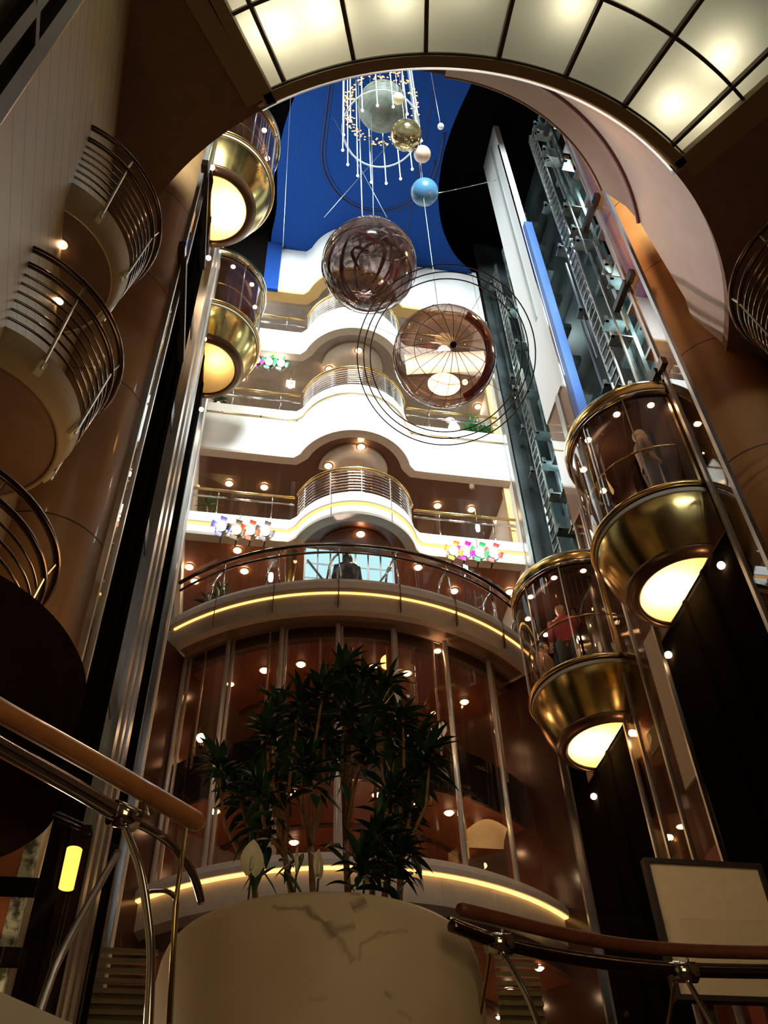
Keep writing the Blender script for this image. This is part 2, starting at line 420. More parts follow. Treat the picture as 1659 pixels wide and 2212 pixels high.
# pale funnel bulkhead above the right of the opening (its end is cut along the column)
def funnel(rings, n=60, a0=-2):
    mb = MB(); vs = []; P = len(rings)
    for i in range(n+1):
        for r, z, a1 in rings:
            t = (a0+(a1-a0)*i/n-90)*D2R; vs.append((AX+r*math.cos(t), AY+r*math.sin(t), z))
    mb.add(vs, [(i*P+q, (i+1)*P+q, (i+1)*P+q+1, i*P+q+1) for i in range(n) for q in range(P-1)], True)
    return mb
struct('wall_right_upper', funnel([(RW+.05, zs+.05, 84), (4.2, zs+1.3, 72), (3.84, zs+2.6, 62)]), pinkw, 'pale pinkish funnel bulkhead')
struct('wall_right_lip', funnel([(3.84, zs+2.6, 62), (3.7, zs+2.75, 58), (3.45, zs+2.82, 52), (3.4, zs+2.98, 51)]), pinkw)
struct('trim_4', MB().tube([(AX+3.82*math.cos(t), AY+3.82*math.sin(t), zs+2.6) for t in [(-92+64*i/50)*D2R for i in range(51)]], .035, 6), pmat('maroon_trim', (.18, .06, .07), .5))
struct('trim_5', MB().tube([(AX+3.43*math.cos(t), AY+3.43*math.sin(t), zs+2.86) for t in [(-92+54*i/50)*D2R for i in range(51)]], .025, 6), soffit)

# ================================================================== LIT CANOPY
def pol(r, a, z): a = (a-90)*D2R; return (AX+r*math.cos(a), AY+r*math.sin(a), z)
cz = zs-.06
can = thing('light_canopy', 'curved backlit ceiling canopy of cream glass panels over the round opening', 'ceiling light', pol(5.2, 0, zs))
def ringseg(mb, r0, r1, a0, a1, z0, z1, n=24):
    return mb.lathe([(r0, z0-0), (r1, z0-0), (r1, z1), (r0, z1)], (AX, AY, 0), (a0-90)*D2R, (a1-90)*D2R, n, False, True)
fr = MB(); ringseg(fr, 4.56, 4.68, -33.6, 33.6, cz-.14, cz+.05, 60)
for s_ in (-1, 1):
    a = s_*33.2; fr.bar(pol(4.54, a, cz-.045), pol(7.3, a, cz-.045), .14, .19)
    a = s_*35.3; fr.bar(pol(4.62, a, cz-.0), pol(7.3, a, cz-.0), .22, .16)
fr.build('frame', pmat('canopy_frame', (.26, .19, .1), .5), can)
ringseg(MB(), 4.7, 4.72, -32, 32, cz-.17, cz-.13, 60).build('lip', pmat('canopy_lip', (.03, .02, .015), .5), can)
edges = [-32.6, -30.2, -20, -10, 0.2, 10.2, 20.2, 30.2, 32.6]
for i in range(8):
    for (r0, r1) in ((4.69, 5.55), (5.57, 7.2)):
        MB().lathe([(r0, cz-.02), (r1, cz-.02)], (AX, AY, 0), (edges[i]+.15-90)*D2R, (edges[i+1]-.15-90)*D2R, 12, False).build('diffuser_panel', diffm, can)
dvm = pmat('canopy_bar', (.07, .045, .025), .5)
for a in edges[1:-1]:
    MB().bar(pol(4.66, a, cz-.06), pol(7.2, a, cz-.06), .045, .09).build('divider', dvm, can)
ringseg(MB(), 5.54, 5.58, -33, 33, cz-.09, cz-.02, 60).build('cross_bar', dvm, can)
bx = MB()   # white light box above the panels
ringseg(bx, 4.6, 7.2, -33.4, 33.4, zs+.55, zs+.6, 40)
ringseg(bx, 4.58, 4.62, -33.4, 33.4, cz, zs+.6, 40)
for s_ in (-1, 1): bx.bar(pol(4.6, s_*33.3, zs+.27), pol(7.2, s_*33.3, zs+.27), .04, .62)
bx.build('light_box', pmat('box_lining', (.1, .095, .085), .8), can)
for px, py, e in ((545, 70, 5), (600, 60, 11), (700, 28, 11), (860, -8, 9), (1235, 5, 10), (1560, 120, 11), (1450, 225, 11), (1530, 245, 5), (1005, -60, 8), (1380, -40, 8), (650, -60, 8)):
    p = atZ(px, py, cz)
    light('canopy_lamp', 'POINT', (p.x, p.y, cz+.25), e*.62, (1., .94, .74), .05)

# ================================================================== GALLERIES
def bay(r=1.33, n=28, x0=XL+.03, x1=XR-.03, cx=2.12, cy=14.33, fil=.12):
    a = math.acos(.33/r); dx = r*math.sin(a)
    p = [(x0, YB), (cx-dx-fil-.25, YB)]
    p += [(cx-dx-fil+.02, YB-.01), (cx-dx-.01, YB-.09)]
    p += arc(cx, cy, r, -PI/2-a+.12, -PI/2+a-.12, n)
    p += [(cx+dx+.01, YB-.09), (cx+dx+fil-.02, YB-.01), (cx+dx+fil+.25, YB), (x1, YB)]
    return p
BP = bay()
BX, BYC = 2.12, 14.33
RAILSETS = []
def gallery(nm, label, zb, zt, strip=None, railtop=None, wall=white, ceil=bronzec, bars=True, trim_z=None, depth=17.2):
    t = thing('gallery_balcony', label, 'balcony', (AX, YB, zb), 'gallery balconies on the far wall')
    fa = MB().sweep(BP, [(0, zb), (.0, zt), (-.16, zt), (-.16, zb)]).build('fascia', wall, t)
    # slab with soffit
    poly = [(x, y+.02) for x, y in BP]+[(XR-.03, depth+.4), (XL+.03, depth+.4)]
    MB().prism(poly, zb+.1, zb+.16).build('soffit', ceil, t)
    # lip ring under the bay
    MB().sweep(BP, [(.012, zb-.02), (.012, zb+.05), (-.2, zb+.05), (-.2, zb-.02)]).build('lower_edge', beige if wall is white else wall, fa)
    MB().lathe([(.02, .0), (.78, 0), (.80, .09), (.02, .09)], (BX, BYC-.06, zb+.0), PI, 2*PI, 32, True, True).build('bay_ceiling_disc', redwood if strip else beige, t)
    if strip:
        MB().sweep(BP, [(.0, strip-.035), (.035, strip-.03), (.035, strip+.012), (0, strip+.02)]).build('cove_light', cove, fa)
        MB().sweep(BP, [(.035, strip+.015), (.06, strip+.03), (.03, strip+.06), (0, strip+.06)]).build('cove_shelf', wall, fa)
        for x in (-.3, 1.5, 2.75, 4.75):
            y = YB if abs(x-BX) > 1.3 else BYC-math.sqrt(1.33**2-(x-BX)**2)
            MB().box(x-.008, x+.008, y-.02, y+.02, zb-.01, zt+.01).build('panel_joint', soffit, fa)
    if trim_z:
        MB().tube([(x, y-.03, trim_z) for x, y in BP], .018, 6).build('trim_rail', brass, t)
        for x in (-1.0, -.1, .75, 3.5, 4.7):
            MB().box(x-.012, x+.012, YB-.05, YB, trim_z-.07, trim_z+.02).build('trim_bracket', chrome, t)
    if railtop:
        rb, rc = railtop
        a = math.acos(.33/1.33); dx = 1.33*math.sin(a)
        for x0, x1 in ((XL+.05, BX-dx-.02), (BX+dx+.02, XR-.05)):
            MB().tube([(x0, YB+.06, rb), (x1, YB+.06, rb)], .032, 8).build('handrail', brass, t)
            MB().tube([(x0, YB+.1, rc), (x1, YB+.1, rc)], .022, 8).build('lower_rail', chrome, t)
            MB().box(x0, x1, YB-.02+.1, YB+.09, zt, rb+.55).build('glass_panel', glass, t)
            for k in (.25, .78):
                x = x0+(x1-x0)*k
                pm = MB().tube([(x, YB+.1, zt-.05), (x, YB+.16, zt+.3), (x, YB+.12, rc)], .018, 6).tube([(x, YB+.12, rc), (x, YB+.06, rb)], .014, 6)
                pm.build('post', chrome, t)
        rt = rb+.02
        ap = arc(BX, BYC, 1.30, -PI/2-a, -PI/2+a, 40)
        MB().tube([(x, y, rt) for x, y in ap], .034, 8).build('bay_handrail', brass, t)
        nb = 8
        for k in range(nb):
            z = zt+.05+(rt-.1-zt-.05)*k/(nb-1)
            MB().tube([(BX+(x-BX)*.985, BYC+(y-BYC)*.985, z) for x, y in ap], .014, 6).build('bay_rail_bar', chrome, t)
        for ang in (-62, -30, 0, 30, 62):
            q = -PI/2+ang*D2R
            MB().bar((BX+1.27*math.cos(q), BYC+1.27*math.sin(q), zt-.02), (BX+1.27*math.cos(q), BYC+1.27*math.sin(q), rt), .02, .035).build('bay_post', steel, t)
    return t
gA = gallery('A', 'lowest straight white gallery balcony with gold cove light strip and stage lights along it', 15.43, 16.07, strip=15.72, railtop=(16.84, 16.66), trim_z=None, ceil=redwood)
gB = gallery('B', 'tall bright white gallery balcony second from the bottom with brass trim rail', 18.1, 19.8, railtop=(20.53, 20.29), trim_z=19.43, ceil=bronzec)
gC = gallery('C', 'bright white gallery balcony just below the smoky sphere', 22.2, 23.2, railtop=(23.96, 23.67), ceil=greyceil)
gD = gallery('D', 'uppermost white gallery fascia meeting the blue ceiling', 25.13, 27.58, ceil=greyceil)
MB().sweep(BP, [(.015, 25.1), (.015, 25.2), (-.3, 25.2), (-.3, 25.1)]).build('amber_edge', pmat('amber_edge', (.5, .33, .12), .5), gD)
# end walls of the galleries
struct('wall_left_gallery', MB().box(XL-.1, XL+.02, YB-.05, 18.6, 15, 25.2), white)
struct('wall_right_gallery', MB().box(XR-.02, XR+.1, YB-.05, 18.6, 15, 27.6), white)
struct('trim_6', MB().box(XR-.14, XR-.02, YB+.2, YB+.35, 16.07, 18.1).box(XR-.14, XR-.02, YB+.2, YB+.35, 19.8, 22.2), pmat('tan_jamb', (.6, .4, .18), .5))
# glazed shop partition seen through the galleries
for (z0, z1, nm) in ((16.0, 18.2, 'middle'), (19.6, 22.3, 'upper')):
    o = thing('glazed_partition', 'glazed partition with grey frame behind the %s gallery' % nm, 'partition', (AX, 16.4, z0), 'glazed partitions behind the galleries')
    MB().box(XL+.1, XR-.1, 16.40, 16.42, z0, z1).build('glass_panel', tintglass, o)
    for x in (-.6, .5, 3.6, 4.6):
        MB().box(x-.05, x+.05, 16.36, 16.44, z0, z1).build('mullion', steel, o)

# ------------------------------------------------------------------ curved balcony in front
CBX, CBY = 2.2, 17.72
def cyl2(r, a0, a1, n=60): return [(CBX+r*math.sin(t), CBY-r*math.cos(t)) for t in [(a0+(a1-a0)*i/n)*D2R for i in range(n+1)]]
cb = thing('curved_balcony', 'wide curved balcony with gold light strip and wooden handrail below the white galleries', 'balcony', (CBX, CBY-4.87, 12.79))
pth = cyl2(4.87, -46.8, 46.8)
MB().sweep(pth, [(-.05, 12.79), (-.01, 12.95), (.0, 13.125), (-.2, 13.125), (-.2, 12.79)]).build('lower_fascia', beige, cb)
MB().sweep(pth, [(.04, 13.16), (.1, 13.2), (.07, 13.38), (-.02, 13.52), (-.2, 13.52), (-.2, 13.16)]).build('upper_fascia', beige, cb)
MB().sweep(cyl2(4.87, -45.5, 45.5), [(-.12, 13.13), (.025, 13.13), (.03, 13.155), (-.12, 13.16)]).build('cove_light', cove, cb)
MB().prism(cyl2(4.8, -47, 47)+[(XR, 18.5), (XL, 18.5)], 12.84, 12.95).build('soffit', soffit, cb)
MB().prism(cyl2(4.7, -47, 47)+[(XR, 18.5), (XL, 18.5)], 13.0, 13.1).build('deck', walnut, cb)
MB().sweep(cyl2(4.3, -48, 48), [(.0, 12.60), (0, 12.86), (-.15, 12.86), (-.15, 12.60)]).build('soffit_step', walnut, cb)
for a in (-34, -20.5, -6.7, 6.5, 19.6, 33):
    p0 = cyl2(4.94, a, a+.01, 1)[0]
    MB().bar((p0[0], p0[1]+.02, 12.8), (p0[0], p0[1]+.02, 13.5), .014, .1, up=(0, 1, 0)).build('panel_joint', walnut, cb)
MB().tube([(x, y, 14.42) for x, y in cyl2(4.84, -47, 47)], .04, 8).build('handrail', dkbar, cb)
MB().tube([(x, y, 14.25) for x, y in cyl2(4.80, -47, 47)], .025, 8).build('lower_rail', dkbar, cb)
for i in range(8):
    a0 = -47+i*11.75
    pp = cyl2(4.74, a0+.3, a0+11.45, 8)
    MB().sweep(pp, [(0, 13.5), (0, 14.72), (-.015, 14.72), (-.015, 13.5)]).build('glass_panel', glass, cb)
for a in (-34, -20.5, -6.7, 6.5, 19.6, 33, 44):
    s0 = cyl2(4.78, a, a+.1, 1)[0]; ia = cyl2(4.45, a-1.6, a, 1)[0]; ib = cyl2(4.82, a+.6, a+1, 1)[0]
    m = MB()
    m.tube([(s0[0], s0[1], 14.23), (s0[0]-.08, s0[1]+.02, 14.15), (s0[0]-.17, s0[1]+.03, 13.95), (s0[0]-.22, s0[1]+.03, 13.5)], .022, 8)
    m.tube([(s0[0], s0[1], 14.2), (s0[0]+.05, s0[1]+.02, 13.5)], .014, 6)
    m.tube([(s0[0], s0[1], 14.2), (s0[0], s0[1]-.02, 14.4)], .016, 6)
    m.build('support', chrome, cb)
# gallery ceiling behind the curved balcony is the soffit of the white gallery above

# ------------------------------------------------------------------ curtain wall
cw = thing('curtain_wall', 'curved glass curtain wall with polished steel mullions behind the shrub', 'glass wall', (CBX, CBY-4.42, 8.2))
MAIN = (-46, -33.2, -19.8, -6.7, 6.3, 19.6, 33.2, 46)
for i in range(7):
    pp = cyl2(4.42, MAIN[i]+.3, MAIN[i+1]-.3, 8)
    MB().sweep(pp, [(0, 8.2), (0, 12.7), (-.015, 12.7), (-.015, 8.2)]).build('glass_panel', tintglass, cw)
for a in MAIN:
    p = cyl2(4.46, a, a+1, 1)[0]; q = cyl2(4.40, a+.9, a+2, 1)[0]
    MB().tube([(p[0], p[1], 8.1), (p[0], p[1], 12.75)], .045, 10).build('mullion', satin, cw)
    MB().tube([(q[0], q[1], 8.1), (q[0], q[1], 12.75)], .03, 8).build('mullion', satin, cw)
for a in (-40.5, -23, 16.8, 36):  # slim bars modelled for the mullions' reflections in the glass
    p = cyl2(4.38, a, a+1, 1)[0]
    MB().tube([(p[0], p[1], 10.3), (p[0], p[1], 12.75)], .022, 8).build('mullion_reflection', satin, cw)
# ceilings behind the glass
def sector(r0, r1, z0, z1, a=52):
    o = cyl2(r1, -a, a, 48); i_ = cyl2(r0, -a, a, 48)
    mb = MB(); n = len(o)
    vs = [(x, y, z0) for x, y in o]+[(x, y, z0) for x, y in i_]+[(x, y, z1) for x, y in o]+[(x, y, z1) for x, y in i_]
    fs = []
    for k in range(n-1):
        fs += [(k, k+1, n+k+1, n+k), (2*n+k, 3*n+k, 3*n+k+1, 2*n+k+1), (k, 2*n+k, 2*n+k+1, k+1), (n+k, n+k+1, 3*n+k+1, 3*n+k)]
    return mb.add(vs, fs)
C1, C2, C3 = 12.62, 9.75, 7.1
struct('ceiling_upper_lobby', sector(.3, 4.25, C1, C1+.1), redwood, 'red brown ceiling behind the upper curtain wall')
struct('trim_7', sector(2.62, 2.72, C1-.03, C1+.02), walnut)
struct('ceiling_lower_lobby', sector(.3, 4.25, C2, C2+.1), redwood, 'red brown ceiling behind the lower curtain wall')
struct('trim_8', sector(2.72, 2.84, C2-.03, C2+.02), walnut)
struct('trim_9', MB().sweep(cyl2(4.27, -50, 50), [(0, C2-.02), (0, 10.62), (-.06, 10.62), (-.06, C2-.02)]), pmat('dark_glass_band', (.02, .02, .024), .06, .1, .9), 'dark glass band across the curtain wall')
struct('ceiling_ground', sector(.3, 4.6, C3, C3+.1), redwood)
struct('trim_10', sector(3.1, 3.25, C3-.03, C3+.02), walnut)
struct('wall_back_lobby', MB().sweep(cyl2(.9, -80, 80, 20), [(0, 0), (0, 12.7), (-.1, 12.7), (-.1, 0)]), redwood)
struct('wall_right_lobby', MB().add([(4.9, 15.1, 0), (XR, 13.98, 0), (XR, 13.98, 12.78), (4.9, 15.1, 12.78), (5.0, 15.2, 0), (XR, 14.1, 0), (XR, 14.1, 12.78), (5.0, 15.2, 12.78)], [(0, 1, 2, 3), (7, 6, 5, 4), (0, 4, 5, 1), (2, 6, 7, 3)]), pmat('dark_red_panel', (.07, .028, .016), .2))
struct('wall_left_lobby', MB().add([(-.75, 15.1, 0), (XL, 14.1, 0), (XL, 14.1, 12.78), (-.75, 15.1, 12.78), (-.85, 15.2, 0), (XL, 14.2, 0), (XL, 14.2, 12.78), (-.85, 15.2, 12.78)], [(3, 2, 1, 0), (4, 5, 6, 7), (1, 5, 4, 0), (3, 7, 6, 2)]), MATS['dark_red_panel'])
struct('trim_11', MB().box(XR-.12, XR-.02, 13.9, 13.97, 0, 12.78), steel)
# curved bulkhead under the curtain wall
lb = thing('curved_bulkhead', 'curved beige bulkhead with gold light strip behind the marble planter', 'bulkhead', (CBX, CBY-4.75, 7.6))
lp = cyl2(4.72, -46.5, 46.5)
MB().sweep(lp, [(-.45, 8.34), (-.12, 8.33), (-.02, 8.26), (.05, 8.14), (.05, 8.05), (-.3, 8.05)]).build('upper_fascia', beige, lb)
MB().sweep(lp, [(-.05, 8.02), (-.06, 7.6), (-.25, 7.5), (-.25, 8.02)]).build('lower_fascia', beige, lb)
MB().sweep(lp, [(.025, 8.02), (.025, 8.045), (-.2, 8.045), (-.2, 8.02)]).build('cove_light', coved, lb)
MB().sweep(lp, [(-.2, 7.52), (-.2, 7.2), (-.8, 7.2), (-.8, 7.52)]).build('base', walnut, lb)

# ================================================================== LIFT CARS
RC = 1.13
darkwood = pmat('car_dark_panel', (.09, .04, .025), .3, .2)
def make_car(label, loc, rz):
    """local frame: flat back in the plane x=0, round front towards +x, z=0 at the lens"""
    t = thing('elevator_car', label, 'elevator', (0, 0, 0), 'glass elevator cars')
    h0, h1 = -PI/2, PI/2
    MB().lathe([(.0, .02), (.35, .01), (.66, .03)], (0.02, 0, 0), h0, h1, 40).build('lens', lensdiff, t)
    MB().lathe([(.655, .0), (.69, -.02), (.82, .05), (.84, .09), (.66, .1)], (0.01, 0, 0), h0, h1, 40, True, True).build('lens_ring', pmat('dark_bronze_ring', (.13, .07, .035), .3, .6) if 'dark_bronze_ring' not in MATS else MATS['dark_bronze_ring'], t)
    bw = MB().lathe([(.83, .07), (.95, .33), (1.04, .6), (1.09, .82), (1.09, .9), (1.05, .9)], (0, 0, 0), h0, h1, 60).build('bowl', gold, t)
    MB().lathe([(1.092, .80), (1.10, .80), (1.10, .87), (1.092, .87)], (0, 0, 0), h0, h1, 60, True, True).build('bowl_band', pmat('pale_band', (.6, .56, .48), .4), bw)
    MB().tube([(1.12*math.cos(a), 1.12*math.sin(a), .93) for a in [h0+PI*i/48 for i in range(49)]], .038, 8).build('lower_rim', brass, bw)
    MB().lathe([(RC-.03, .95), (RC-.03, 2.92)], (0, 0, 0), h0, h1, 48).build('glass_wall', carglass, t)
    MB().lathe([(.0, .9), (1.06, .9), (1.06, .95), (0, .95)], (0, 0, 0), h0, h1, 40, False).build('floor', darkwood, t)
    rf = MB().lathe([(1.1, 2.90), (1.16, 2.93), (1.17, 3.1), (1.12, 3.2), (1.02, 3.24), (.0, 3.3)], (0, 0, 0), h0, h1, 60)
    rf = rf.build('roof', gold, t)
    MB().tube([(1.14*math.cos(a), 1.14*math.sin(a), 2.92) for a in [h0+PI*i/48 for i in range(49)]], .03, 8).build('upper_rim', chrome, rf)
    cc_ = MB().lathe([(.0, 2.93), (.72, 2.93), (.74, 2.89), (1.07, 2.87), (1.07, 2.92)], (0, 0, 0), h0, h1, 40).build('car_ceiling', darkwood, t)
    for a in (-68, -30, 8, 46, 78):
        q = a*D2R
        o = MB().disc((.92*math.cos(q), .92*math.sin(q), 2.87), (0, 0, -1), .05, 14).build('ceiling_light', bulb, cc_)
    for a in (-89, -55, -18, 18, 55, 89):
        q = a*D2R; r = RC-.02
        MB().bar((r*math.cos(q), r*math.sin(q), .95), (r*math.cos(q), r*math.sin(q), 2.9), .018 if abs(a) < 80 else .05, .018 if abs(a) < 80 else .05, up=(math.cos(q), math.sin(q), 0)).build('glass_bar', brass if abs(a) > 80 else steel, t)
    MB().tube([(1.0*math.cos(a), 1.0*math.sin(a), 1.85) for a in [h0+.05+(PI-.1)*i/30 for i in range(31)]], .018, 6).build('inner_handrail', brass, t)
    bk = MB().box(-.08, .0, -1.12, 1.12, .04, 3.2)
    bk = bk.build('back_panel', darkwood, t)
    MB().box(.002, .02, -.45, .2, 1.7, 2.8).build('back_mirror', MATS['car_mirror'], bk)
    for y in (-.95, .85):
        MB().tube([(-.05, y, -.02), (-.05, y, -.22), (.02, y, -.28)], .03, 8).build('lamp_stem', black, bk)
        MB().ball((.03, y, -.31), .05, 12, 8).build('under_lamp', bulb, bk)
    return t
pmat('car_mirror', (.6, .65, .6), .08, 1.)
car0 = make_car('upper left elevator car with bright lens half hidden by the black rail', (0, 0, 0), 0)
def car_lamps(loc, s, e, dy):
    light('car_lamp', 'POINT', (loc[0]+s*.28, loc[1]+dy, loc[2]+.3), e*.75, (1., .76, .42), .08)
    light('car_ceiling_lamp', 'POINT', (loc[0]+s*.55, loc[1], loc[2]+2.6), 5, (1., .7, .45), .15)
CARS = [((XL, 8.55, 18.6), 0, 150, 0., 'elevator car high on the left with bright white lens and gold bowl'),
        ((XL, 12.1, 18.45), 0, 34, -.25, 'smaller farther left elevator car with dim amber lens'),
        ((XR, 8.65, 9.92), PI, 120, 0., 'large nearest right elevator car with glowing half moon lens'),
        ((XR, 12.05, 9.72), PI, 120, 0., 'lower right elevator car carrying people, farther from the camera')]
# children are children of car0 in local coordinates
for i, (loc, rz, e, dy, lab) in enumerate(CARS):
    c = car0 if i == 0 else copy_tree(car0)
    c.location = loc; c.rotation_euler = (0, 0, rz); c['label'] = lab
    s_ = 1 if rz == 0 else -1
    car_lamps(loc, s_, e, dy*s_)

# ================================================================== LIFT GUIDES
def guide(name, label, cat, x, y0, y1, z0, z1, mat, t=.08, group=None):
    o = MB().box(x-t/2, x+t/2, y0, y1, z0, z1).build(name, mat)
    return tag(o, label, cat, group)
def shaft_set(side, xp, sgn):
    g_ = 'lift guides'
    # near pair of edge posts with glass between
    q = thing('guide_post', 'steel and glass edge post beside the %s round column' % side, 'post', (xp, 7.2, 0), g_)
    top = 22 if sgn > 0 else 24
    MB().box(xp-.03, xp+.03, 6.98, 7.05, 0, top).build('outer_bar', steel, q)
    MB().box(xp-.03, xp+.03, 7.40, 7.46, 0, top).build('inner_bar', steel, q)
    MB().box(xp-.005, xp+.005, 7.05, 7.40, 0, top).build('glass_strip', carglass, q)
    return q
shaft_set('left', XL, 1); shaft_set('right', XR, -1)
# left side
o = thing('lift_track', 'black lift track running up the left beside the tan column', 'lift track', (XL, 8.4, 0), 'black lift tracks')
MB().box(XL-.12, XL-.02, 7.46, 9.35, 0, 20.2).build('panel', black, o)
for y in (8.0, 8.75): MB().box(XL-.02, XL+.03, y-.04, y+.04, 0, 20.2).build('groove_rail', black, o)
o = thing('lift_track', 'narrower black lift track farther back on the left', 'lift track', (XL, 12, 0), 'black lift tracks')
MB().box(XL-.12, XL-.02, 11.25, 12.95, 0, 19.6).build('panel', black, o)
for y in (11.8, 12.5): MB().box(XL-.02, XL+.03, y-.04, y+.04, 0, 19.6).build('groove_rail', black, o)
o = thing('guide_post', 'twin steel guide post between the two left black lift tracks', 'post', (XL, 10.4, 0), 'lift guides')
MB().box(XL-.06, XL+.04, 9.95, 10.2, 0, 21).build('steel_bar', steel, o)
MB().box(XL-.06, XL+.04, 10.55, 10.75, 0, 21).build('steel_bar', steel, o)
MB().box(XL-.02, XL+.0, 10.2, 10.55, 0, 21).build('glass_strip', carglass, o)
o = thing('mirror_panel', 'tall mirror strip between left black lift track and steel guide post', 'mirror', (XL, 9.65, 0))
MB().box(XL-.1, XL-.06, 9.35, 9.95, 0, 21).build('pane', MATS['car_mirror'], o)
for z in (5.5, 8.2, 10.9, 13.6, 16.3): MB().box(XL-.06, XL-.05, 9.35, 9.95, z, z+.35).build('joint_band', pmat('slate_band%d' % int(z), (.1, .12, .13), .4), o)
o = thing('guide_post', 'bright steel corner post where the left lifts meet the white galleries', 'post', (XL, 13.6, 0), 'lift guides')
MB().box(XL-.04, XL+.05, 13.35, 13.45, 0, 25).build('steel_bar', steel, o)
MB().box(XL-.04, XL+.05, 13.75, 13.95, 0, 25).build('steel_bar', white, o)
MB().box(XL-.01, XL+.01, 13.45, 13.75, 0, 25).build('glass_strip', carglass, o)
o = thing('guide_post', 'pale steel beam beside the farther left elevator car', 'post', (XL, 12.1, 19.6), 'lift guides')
MB().box(XL-.03, XL+.06, 10.95, 11.25, 0, 24.2).build('steel_bar', steel, o)
# clamps on the left track
for i, (px, py, lab) in enumerate(((440, 492, 'black clamp bracket on the left lift track, upper one'), (393, 683, 'black clamp bracket on the left lift track, lower one'))):
    p = atX(px, py, XL+.05)
    o = thing('rail_clamp', lab, 'bracket', (XL, p.y, p.z), 'rail clamps')
    MB().box(XL+.0, XL+.1, p.y-.95, p.y+.75, p.z-.09, p.z+.07).build('clamp_body', rubber, o)
    MB().box(XL-.02, XL+.08, p.y-1.15, p.y-.95, p.z-.1, p.z+.1).build('clamp_end', dkbar, o)
# right side: black backs below, open hoistway above
for (y0, y1, lab) in ((7.5, 9.75, 'wide black hoistway back below the nearest right elevator car'), (11.45, 13.9, 'black hoistway back below the lower right elevator car')):
    o = thing('lift_track', lab, 'lift track', (XR, (y0+y1)/2, 0), 'black lift tracks')
    MB().box(XR+.02, XR+.14, y0, y1, 0, 13.2).build('panel', black, o)
    for y in (y0+.75, y0+1.35): MB().box(XR-.03, XR+.02, y-.03, y+.03, 0, 13.2).build('groove_rail', black, o)
o = thing('guide_post', 'glazed steel bay with cream strip between the two right black hoistways', 'post', (XR, 10.6, 0), 'lift guides')
MB().box(XR-.02, XR+.0, 10.2, 11.4, 0, 14.).build('glass_strip', tintglass, o)
MB().box(XR+.12, XR+.16, 9.75, 11.45, 0, 14.5).build('back_board', redwood, o)
for y in (9.76, 10.42, 11.0, 11.36): MB().box(XR-.04, XR+.02, y, y+.045, 0, 14.).build('steel_bar', steel, o)
MB().box(XR-.01, XR+.03, 9.83, 10.2, 7.9, 10.3).build('cream_strip', screenm, o)
MB().box(XR-.01, XR+.03, 9.83, 10.2, .4, 7.0).build('red_strip', pmat('red_strip', (.3, .04, .02), .5), o)
MB().box(XR-.0, XR+.03, 10.55, 10.85, 8.8, 9.15).build('lit_plate', pmat('pale_plate', (.6, .6, .4), .6), o)
o = thing('guide_post', 'tall bright white pier with blue edge between the right lift hoistways', 'post', (XR, 10.7, 14), 'lift guides')
MB().box(XR-.06, XR+.1, 10.2, 11.45, 17., 29.5).build('pier_face', white, o)
MB().box(XR-.06, XR-.0, 10.2, 11.4, 14., 17.).build('pier_glass', tintglass, o)
MB().box(XR-.02, XR+.1, 10.2, 11.45, 14., 17.).build('pier_lower', pmat('rosy_panel', (.55, .42, .36), .4), o)
MB().box(XR-.075, XR-.06, 10.62, 10.74, 19.8, 29.).build('grey_stripe', pmat('grey_stripe', (.4, .45, .44), .4), o)
MB().box(XR-.075, XR-.06, 10.66, 10.8, 14.2, 17.).build('steel_bar', steel, o)
MB().box(XR-.05, XR+.14, 10.04, 10.2, 13.2, 23.2).build('blue_edge', bluestrip, o)
MB().box(XR-.11, XR-.09, 10.15, 10.2, 13.2, 28.).build('steel_bar', chrome, o)
tag(MB().box(XR-.03, XR+.05, 13.72, 13.9, 14, 24.5).build('guide_bar', steel), 'thin pale steel bar left of the dim hoistway by the white gallery ends', 'bar')
